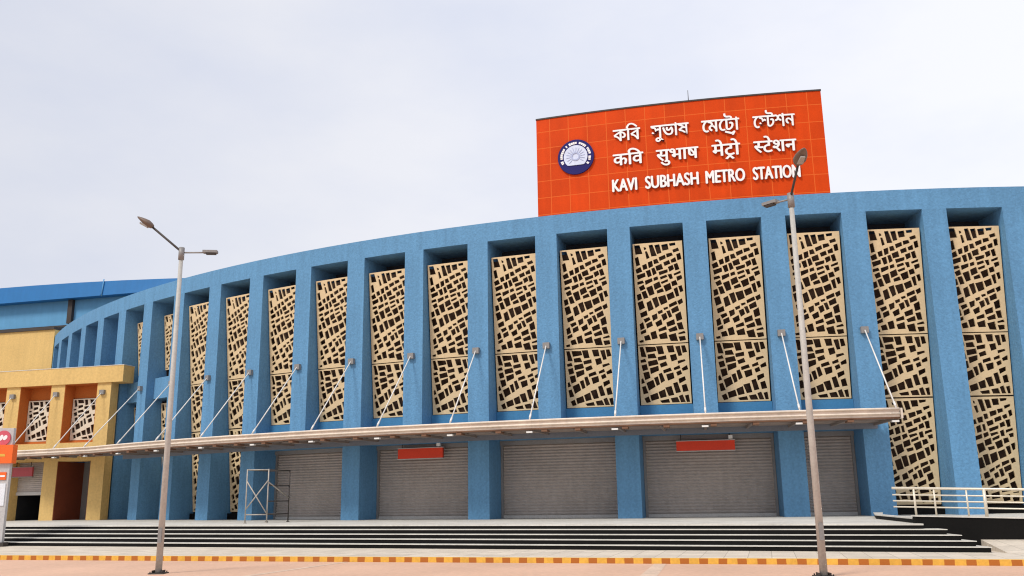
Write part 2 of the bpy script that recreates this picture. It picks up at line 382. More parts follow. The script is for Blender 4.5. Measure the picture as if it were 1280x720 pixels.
def lattice_mesh(name, W_, H_, holes, m):
    c = bpy.data.curves.new(name, 'CURVE'); c.dimensions = '2D'; c.fill_mode = 'BOTH'; c.extrude = .03
    for poly in [[(0, 0), (W_, 0), (W_, H_), (0, H_)]] + [[tuple(p) for p in h] for h in holes]:
        s = c.splines.new('POLY'); s.points.add(len(poly) - 1); s.use_cyclic_u = True
        for i, q in enumerate(poly): s.points[i].co = (q[0] - W_ / 2, q[1], 0, 1)
    o = bpy.data.objects.new(name, c); COL.objects.link(o)
    dg = bpy.context.evaluated_depsgraph_get(); me = bpy.data.meshes.new_from_object(o.evaluated_get(dg))
    bpy.data.objects.remove(o); bpy.data.curves.remove(c)
    me.name = name; me.materials.clear(); me.materials.append(m)
    me.transform(Matrix.Rotation(pi / 2, 4, 'X'))       # local x along the sheet, z up, front towards -y
    return me
PW = 2.10
H1, H2, H3 = 4.36, 2.52, 4.20
ME_UP = lattice_mesh('upper_lattice', PW, H1, lattice_holes(PW, [(UP, UP_C, 0, H1)]), CREAM)
ME_LO = lattice_mesh('lower_lattice', PW, H2, lattice_holes(PW, [(LO, LO_C, 0, H2)]), CREAM)
ME_GR = lattice_mesh('ground_lattice', PW, H3, lattice_holes(PW, [(UP, UP_C, 0, H3)], 2), CREAM)
ME_SH = lattice_mesh('short_lattice', PW, 3.16, lattice_holes(PW, [(UP, UP_C, 0, 3.16)], 3), CREAM)
ME_TALL = lattice_mesh('tall_lattice', PW, 6.1, lattice_holes(PW, [(UP, UP_C, 2.2, 6.1), (LO, LO_C, 0, 2.2)], 4), CREAM)
PWY = 2.08
ME_Y = lattice_mesh('annex_lattice', PWY, 2.42, lattice_holes(PWY, [(LO, LO_C, 0, 2.42)], 5), PALE)

# ------------------------------------------------------------------ metro station: the curved blue building
st = thing('metro_station', 'long curved blue station building with deep piers, cream lattice panels and closed shutters', 'station', cp(13, -3, 0))
KEND = 24
FULL = lambda i: i <= 9 or i in (11, 13, 15) or i >= 17
for i in range(0, KEND + 1):
    bm = NB(); ring(bm, i - 1 + KW, i, 0, -1.9, ZP - .02 if FULL(i) else 4.6, ZO, 1)
    obj('pier', bm, BLUE, st)
bm = NB(); ring(bm, -.31, KEND, 0, -2.6, ZO, ZT, 2 * KEND); obj('roof_band', bm, BLUE, st)
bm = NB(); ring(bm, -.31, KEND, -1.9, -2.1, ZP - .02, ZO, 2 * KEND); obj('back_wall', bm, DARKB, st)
bm = NB(); v = [bm.verts.new(cp(-.31 + (KEND + .31) * i / 40, -2.5, ZT - .25)) for i in range(41)] + [bm.verts.new((60, 110, ZT - .25)), bm.verts.new((-30, 110, ZT - .25))]
bm.faces.new(v); obj('roof', bm, GREY, st)

def lean(z):                                         # the sheets lean out towards the top
    pts = [(0.9, -1.42), (5.35, -1.0), (12.25, -.33)]
    for (z0, d0), (z1, d1) in zip(pts, pts[1:]):
        if z <= z1 or z1 == 12.25: return d0 + (d1 - d0) * (z - z0) / (z1 - z0)
def panel(i, me, z0, z1, name='lattice_panel', deep=0.0):
    km = i + KW / 2; a = cp(km, lean(z0) - deep, z0); b = cp(km, lean(z1) - deep, z1)
    upv = (b - a).normalized(); tx = Vector((cos(PHI0 + km * DK), sin(PHI0 + km * DK), 0)); ny = upv.cross(tx)
    o = bpy.data.objects.new(name, me); COL.objects.link(o); o.parent = st
    m = Matrix.Identity(4)
    for r in range(3): m[r][0], m[r][1], m[r][2] = tx[r], ny[r], upv[r]
    m.translation = a - Vector(st.location); o.matrix_local = m
    return o
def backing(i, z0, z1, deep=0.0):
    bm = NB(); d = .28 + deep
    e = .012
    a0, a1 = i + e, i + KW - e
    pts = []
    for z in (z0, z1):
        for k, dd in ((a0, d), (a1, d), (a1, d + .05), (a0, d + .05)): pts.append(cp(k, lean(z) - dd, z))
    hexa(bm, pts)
    for b0, b1 in ((a0, i + .026), (i + KW - .026, a1)):  # dark side strips paint in the shade of the gaps beside the sheet
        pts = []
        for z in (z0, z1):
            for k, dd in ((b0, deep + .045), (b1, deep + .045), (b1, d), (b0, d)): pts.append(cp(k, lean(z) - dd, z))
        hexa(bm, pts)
    obj('panel_shade_backing', bm, BACKING, st)
def block(i, z0, z1, dr0, name, m, dr1=-1.88, e=.004):
    bm = NB(); ring(bm, i + e, i + KW - e, dr0, dr1, z0, z1, 1); return obj(name, bm, m, st)
for i in range(5, 22):
    if i in (5, 6):
        panel(i, ME_SH, 9.05, 12.2, deep=.42); backing(i, 8.6, 12.15, .42)
        block(i, 7.34, 8.52, -.45, 'spandrel', BLUE)
        panel(i, ME_TALL, 1.05, 7.2, deep=.12); backing(i, 1.0, 7.25, .12)
    else:
        panel(i, ME_UP, 7.89, 12.23)
        backing(i, .85 if (i < 9 or i >= 18) else 5.3, 12.12)
        panel(i, ME_LO, 5.34, 7.85)
        if i < 9 or i >= 18:
            panel(i, ME_GR, 1.1, 5.28)
            block(i, ZP - .02, 1.02, -1.2, 'plinth', GRAN)
        else:
            block(i, 4.62, 5.31, -.9, 'sill', SILLBLUE)
for i in range(0, 5):
    bm = NB(); ring(bm, i + .004, i + KW - .004, -1.3, -1.86, ZP, 12.9, 1); obj('bay_wall', bm, BLUE, st)
# transfer beams over the shutters and the shutters themselves
for k0, k1 in ((9, 11), (11, 13), (13, 15), (15, 17), (17, 18)):
    a, b = k0 + .003, k1 - 1 + KW - .003; n = 4 * (k1 - k0)
    bm = NB(); ring(bm, a, b, -.03, -1.88, 4.05, 4.6, n); obj('lintel', bm, BLUE, st)
    bm = NB(); ring(bm, a, b, -1.32, -1.42, 3.86, 4.049, n); obj('shutter_hood', bm, GREY, st)
    bm = NB(); nz = 50; ks = [a + (b - a) * j / n for j in range(n + 1)]
    rows = []
    for r in range(nz + 1):
        z = ZP + .13 + (4.0 - ZP - .13) * r / nz; dr = -1.5 + (.03 if r % 2 else -.03)
        rows.append([bm.verts.new(cp(k, dr, z)) for k in ks])
    for r in range(nz):
        for j in range(n): bm.faces.new((rows[r][j], rows[r][j + 1], rows[r + 1][j + 1], rows[r + 1][j]))
    sh = obj('shutter', bm, SHUT, st)
    bm = NB(); ring(bm, a, b, -1.44, -1.56, ZP + .004, ZP + .13, n); obj('bottom_bar', bm, SHUTW, sh)
    bm = NB(); ring(bm, a, a + .035, -1.4, -1.6, ZP, 3.86, 1); obj('guide_rail', bm, GREY, sh)
    bm = NB(); ring(bm, b - .035, b, -1.4, -1.6, ZP, 3.86, 1); obj('guide_rail', bm, GREY, sh)

# ------------------------------------------------------------------ yellow annex in front of the drum's far end
YA = atan2(-.25, 1.0)
an = thing('yellow_annex', 'low ochre yellow entrance block with orange window recesses joining the blue station', 'building', (-23.3, 49.4, 0), YA)
def ybox(name, m, x0, x1, y0, y1, z0, z1, parent=None):
    bm = NB(); box(bm, x0, x1, y0, y1, z0, z1); return obj(name, bm, m, parent or an, local=True)
cols = [(-1.15, -.22), (-4.33, -3.39), (-7.5, -6.53), (-10.7, -9.7), (-13.9, -12.9)]
for x0, x1 in cols: ybox('column', YEL, x0, x1, 0, .62 if x1 > -1 else 1.0, ZP - .02, 8.46)
rec = [(-3.39, -1.15), (-6.53, -4.33), (-9.7, -7.5), (-12.9, -10.7)]
for n_, (x0, x1) in enumerate(rec):
    ybox('band', YEL, x0 + .002, x1 - .002, 0.0, 1.0, 4.02, 5.06)
    # lining of the window niche
    bm = NB()
    box(bm, x0 + .003, x0 + .03, .01, .95, 5.09, 8.43); box(bm, x1 - .03, x1 - .003, .01, .95, 5.09, 8.43)
    box(bm, x0 + .003, x1 - .003, .008, .95, 8.43, 8.459); box(bm, x0 + .003, x1 - .003, .02, .95, 5.061, 5.09)
    box(bm, x0 + .03, x1 - .03, .82, .95, 5.09, 8.43)
    box(bm, x0 + .03, x1 - .03, .60, .82, 5.09, 5.24)
    obj('niche_lining', bm, ORB, an, local=True)
    ybox('panel_shade_backing', BACKING, x0 + .035, x1 - .035, .79, .815, 5.25, 7.72)
    o = bpy.data.objects.new('lattice_panel', ME_Y); COL.objects.link(o); o.parent = an; o.location = ((x0 + x1) / 2, .70, 5.26)
    # doorway
    if n_ == 0:
        bm = NB(); box(bm, x0 + .002, x0 + .04, .02, 2.2, ZP, 4.015); box(bm, x0 + .04, x1 - .04, 2.1, 2.2, ZP, 4.015, mi=1)
        box(bm, x1 - .04, x1 - .002, .02, 2.2, ZP, 4.015)
        obj('door_recess', bm, [DOORR, GREY], an, local=True)
    else:
        bm = NB(); box(bm, x0 - .1, x1 + .1, 2.3, 2.4, ZP, 4.01); box(bm, x0 + .003, x0 + .05, .64, 2.3, ZP, 4.01); box(bm, x1 - .05, x1 - .003, .64, 2.3, ZP, 4.01); box(bm, x0 + .05, x1 - .05, .64, 2.3, 4.0, 4.018); obj('unlit_interior_black', bm, BLACK, an, local=True)
        bm = NB(); nz = 30; rows = []
        for r in range(nz + 1):
            z = 2.32 + (4.01 - 2.32) * r / nz; y = .55 + (.02 if r % 2 else -.02)
            rows.append([bm.verts.new((x, y, z)) for x in (x0 + .003, x1 - .003)])
        for r in range(nz): bm.faces.new((rows[r][0], rows[r][1], rows[r + 1][1], rows[r + 1][0]))
        s_ = obj('shutter', bm, SHUT, an, local=True)
        if n_ == 1: s_['label'] = 'shutter rolled halfway up over a dark doorway'
        ybox('bottom_bar', SHUTW, x0 + .01, x1 - .01, .48, .62, 2.14, 2.32)
ybox('parapet', YEL, -15, .62, -.12, .80, 8.46, 9.42)
ybox('parapet_coping', TREAD, -15, .64, -.14, .82, 9.42, 9.455)
ybox('roof_slab', GREY, -15, -5.5, .80, 8, 9.0, 9.2)

uw = thing('yellow_hall', 'tall plain ochre yellow wall block rising behind the low yellow entrance', 'building', (-34.3, 62.6, 0), YA)
ybox('wall', YEL, -40, -.02, 0, 1.0, 0, 14.3, uw); ybox('wall_coping', DARKST, -40, .0, -.12, 1.05, 14.3, 14.5, uw)

hl = thing('blue_hall', 'distant large blue hall with a bright blue curved roof edge', 'building', (-32.4, 78.6, 0), YA)
ybox('wall', HALLB, -60, 40, 0, 30, 0, 20.95, hl); ybox('ledge', DARKST, -60, 40, -.15, 0, 18.3, 18.5, hl)
bm = NB(); ps = []
for i in range(21):
    x = -60 + 100 * i / 20; zt = 22.58 - .0012 * max(0, x + 20) ** 2 - .0004 * min(0, x + 20) ** 2; zb = 20.95
    ps.append([bm.verts.new(p) for p in ((x, -.9, zb), (x, -.75, zt), (x, 30, zt + .5), (x, 30, zb))])
for i in range(20):
    for j in range(4): bm.faces.new((ps[i][j], ps[i][(j + 1) % 4], ps[i + 1][(j + 1) % 4], ps[i + 1][j]))
bm.faces.new(ps[0]); bm.faces.new(ps[-1][::-1]); obj('roof', bm, HALLR, hl, local=True)
bm = NB(); box(bm, -11.25, -10.75, -.35, -.01, 18.6, 20.94); obj('downpipe', bm, DARKST, hl, local=True)
bm = NB(); tube(bm, (-7.0, -.96, 20.9), (-7.0, -.82, 22.55), .05, n=6); obj('roof_joint', bm, HALLB, hl, local=True)

# ------------------------------------------------------------------ canopy
ca = thing('entrance_canopy', 'long curved beige metal canopy hung on white tie rods above the shutters', 'canopy', cp(11, 1.5, 4.6))
CK1, CKB = 17.86, 6.0
CE = (-31.2, 49.9)                                   # the far end runs straight along the yellow block
def cw(k, d, z):
    """edge path of the canopy: along the drum down to bay 6, then straight; d as on the drum (2.86 = edge)"""
    if k >= CKB: return cp(k, d, z)
    P = cp(CKB, 2.86, z); t = (CKB - k) / 3.4; Q = P.lerp(Vector((CE[0], CE[1], z)), t)
    n0 = (cp(CKB, 1, 0) - cp(CKB, 0, 0)); n1 = Vector((-.3, -.95, 0)).normalized(); n = n0.lerp(n1, min(1, t)).normalized()
    return Q + n * (d - 2.86)
CK0 = 2.6
CZ = -.28
def cring(bm, k0, k1, d0, d1, z0, z1, n):
    ks = [k0 + (k1 - k0) * i / n for i in range(n + 1)]
    q = [[bm.verts.new(cw(k, d, z + CZ)) for d, z in ((d0, z0), (d0, z1), (d1, z1), (d1, z0))] for k in ks]
    for i in range(n):
        for j in range(4): bm.faces.new((q[i][j], q[i][(j + 1) % 4], q[i + 1][(j + 1) % 4], q[i + 1][j]))
    bm.faces.new(q[0]); bm.faces.new(q[-1][::-1])
def cpipe(bm, d, z, r):
    path_tube(bm, [cw(CK0 + (CK1 - CK0) * i / 61, d, z + CZ) for i in range(62)], r, 8)
nseg = 61
bm = NB(); cring(bm, CK0, CK1, 2.82, 2.74, 4.52, 4.79, nseg); obj('fascia', bm, CANO, ca)
for d, z, r in ((2.86, 4.81, .04), (2.87, 4.64, .035)):
    bm = NB(); cpipe(bm, d, z, r); obj('edge_pipe', bm, CANO, ca)
bm = NB(); cpipe(bm, 2.80, 4.48, .035); obj('lower_pipe', bm, CANB, ca)
bm = NB(); cring(bm, CK0, CK1 - .02, 2.74, .12, 4.64, 4.67, nseg); obj('roof_sheet', bm, GLASS, ca)
bm = NB(); cring(bm, CK0 + 3, CK1, .16, .02, 4.30, 4.63, nseg); obj('wall_beam', bm, WBEAM, ca)
for d in (.3, 1.0, 1.9):
    bm = NB(); cpipe(bm, d, 4.56, .06); obj('purlin', bm, CANU, ca)
def radial(bm, k, d0, d1, z0, z1, t=.05):
    A, B = cw(k, d0, 0), cw(k, d1, 0); tx = (A - B).cross(Vector((0, 0, 1))).normalized() * t
    hexa(bm, [p + Vector((0, 0, z + CZ)) for z in (z0, z1) for p in (A - tx, A + tx, B + tx, B - tx)])
rnd = random.Random(8)
kk = 2.83
while kk < 17.9:
    bm = NB(); radial(bm, kk, .02 if kk > 6 else 1.2, 2.73, 4.42, 4.52); obj('beam', bm, CANU, ca); kk += .5
for j in range(0, 33):
    k = 2.8 + j * .485 + rnd.uniform(-.05, .05)
    if k > 17.7: break
    bm = NB(); radial(bm, k, 2.45, 2.88, 4.365, 4.44, .11); obj('fascia_bracket', bm, CANB, ca)
bm = NB(); radial(bm, CK1 + .02, .3, 2.9, 4.46, 4.83, .03); obj('end_plate', bm, CANO, ca)
RODS = [(cp(i - .17, .12, 7.95), i - .17, None) for i in range(6, 19)]
Tm = ROOTM[an.name]
for s_, k in ((-.73, 4.96), (-3.91, 3.62)): RODS.append((Tm @ Vector((s_, -.1, 7.9)), k, s_))
for a, k, s_ in RODS:
    rr = cw(k, 2.86, 4.84 + CZ)
    bm = NB()
    if s_ is None: ring(bm, k - .045, k + .045, .16, .002, 7.82, 8.08, 1)
    else: box(bm, s_ - .15, s_ + .15, -.16, -.002, 7.77, 8.03, Tm)
    obj('rod_bracket', bm, GREY, ca)
    bm = NB(); tube(bm, a, rr, .027, n=8); obj('tie_rod', bm, WHITEM, ca)
    bm = NB(); tube(bm, rr.lerp(a, .02), rr.lerp(a, .07), .042, n=8); obj('rod_clevis', bm, WHITEM, ca)
    A = cw(k, 2.72, 4.37 + CZ); d_ = cw(k, 2.86, 0) - cw(k, 2.5, 0)
    bm = NB(); Tq = Matrix.Translation(A) @ Matrix.Rotation(atan2(d_.x, -d_.y), 4, 'Z')
    box(bm, -.16, .08, -.07, .07, -.03, .03, Tq); obj('downlight', bm, WHITEM, ca)
bm = NB(); s_ = -6.98; box(bm, s_ - .15, s_ + .15, -.16, -.002, 7.77, 8.03, Tm); obj('rod_bracket', bm, GREY, ca)
bm = NB(); tube(bm, Tm @ Vector((s_, -.1, 7.9)), cw(2.65, 2.86, 4.84 + CZ) + Vector((-.6, .1, 0)), .027, n=8); obj('tie_rod', bm, WHITEM, ca)

# ------------------------------------------------------------------ rooftop sign
KA, KB, SD = 13.74, 17.60, -.10
sg = thing('rooftop_sign', 'large curved orange sign with white station name lettering standing on the roof band', 'sign', cp(15.7, -.7, ZT))
bm = NB(); l = bm.loops.layers.uv.new('UVMap'); n = 24; q = []
for i in range(n + 1):
    k = KA + (KB - KA) * i / n
    q.append([bm.verts.new(cp(k, d, z)) for d, z in ((SD, ZT + .003), (SD, 18.47), (SD - 1.2, 18.47), (SD - 1.2, ZT + .003))])
for i in range(n):
    for j in range(4):
        f = bm.faces.new((q[i][j], q[i][(j + 1) % 4], q[i + 1][(j + 1) % 4], q[i + 1][j]))
        for lp in f.loops:
            ii = i if lp.vert in q[i] else i + 1
            lp[l].uv = ((KB - KA) * ii / n * 3.231 + .25, lp.vert.co.z - 13.1)
for e in (q[0], q[-1][::-1]): bm.faces.new(e)
bo = obj('sign_box', bm, SIGNO, sg)
bm = NB(); ring(bm, KA - .005, KB + .005, SD + .03, SD - 1.23, 18.473, 18.54, 24); obj('top_trim', bm, DARKST, sg)

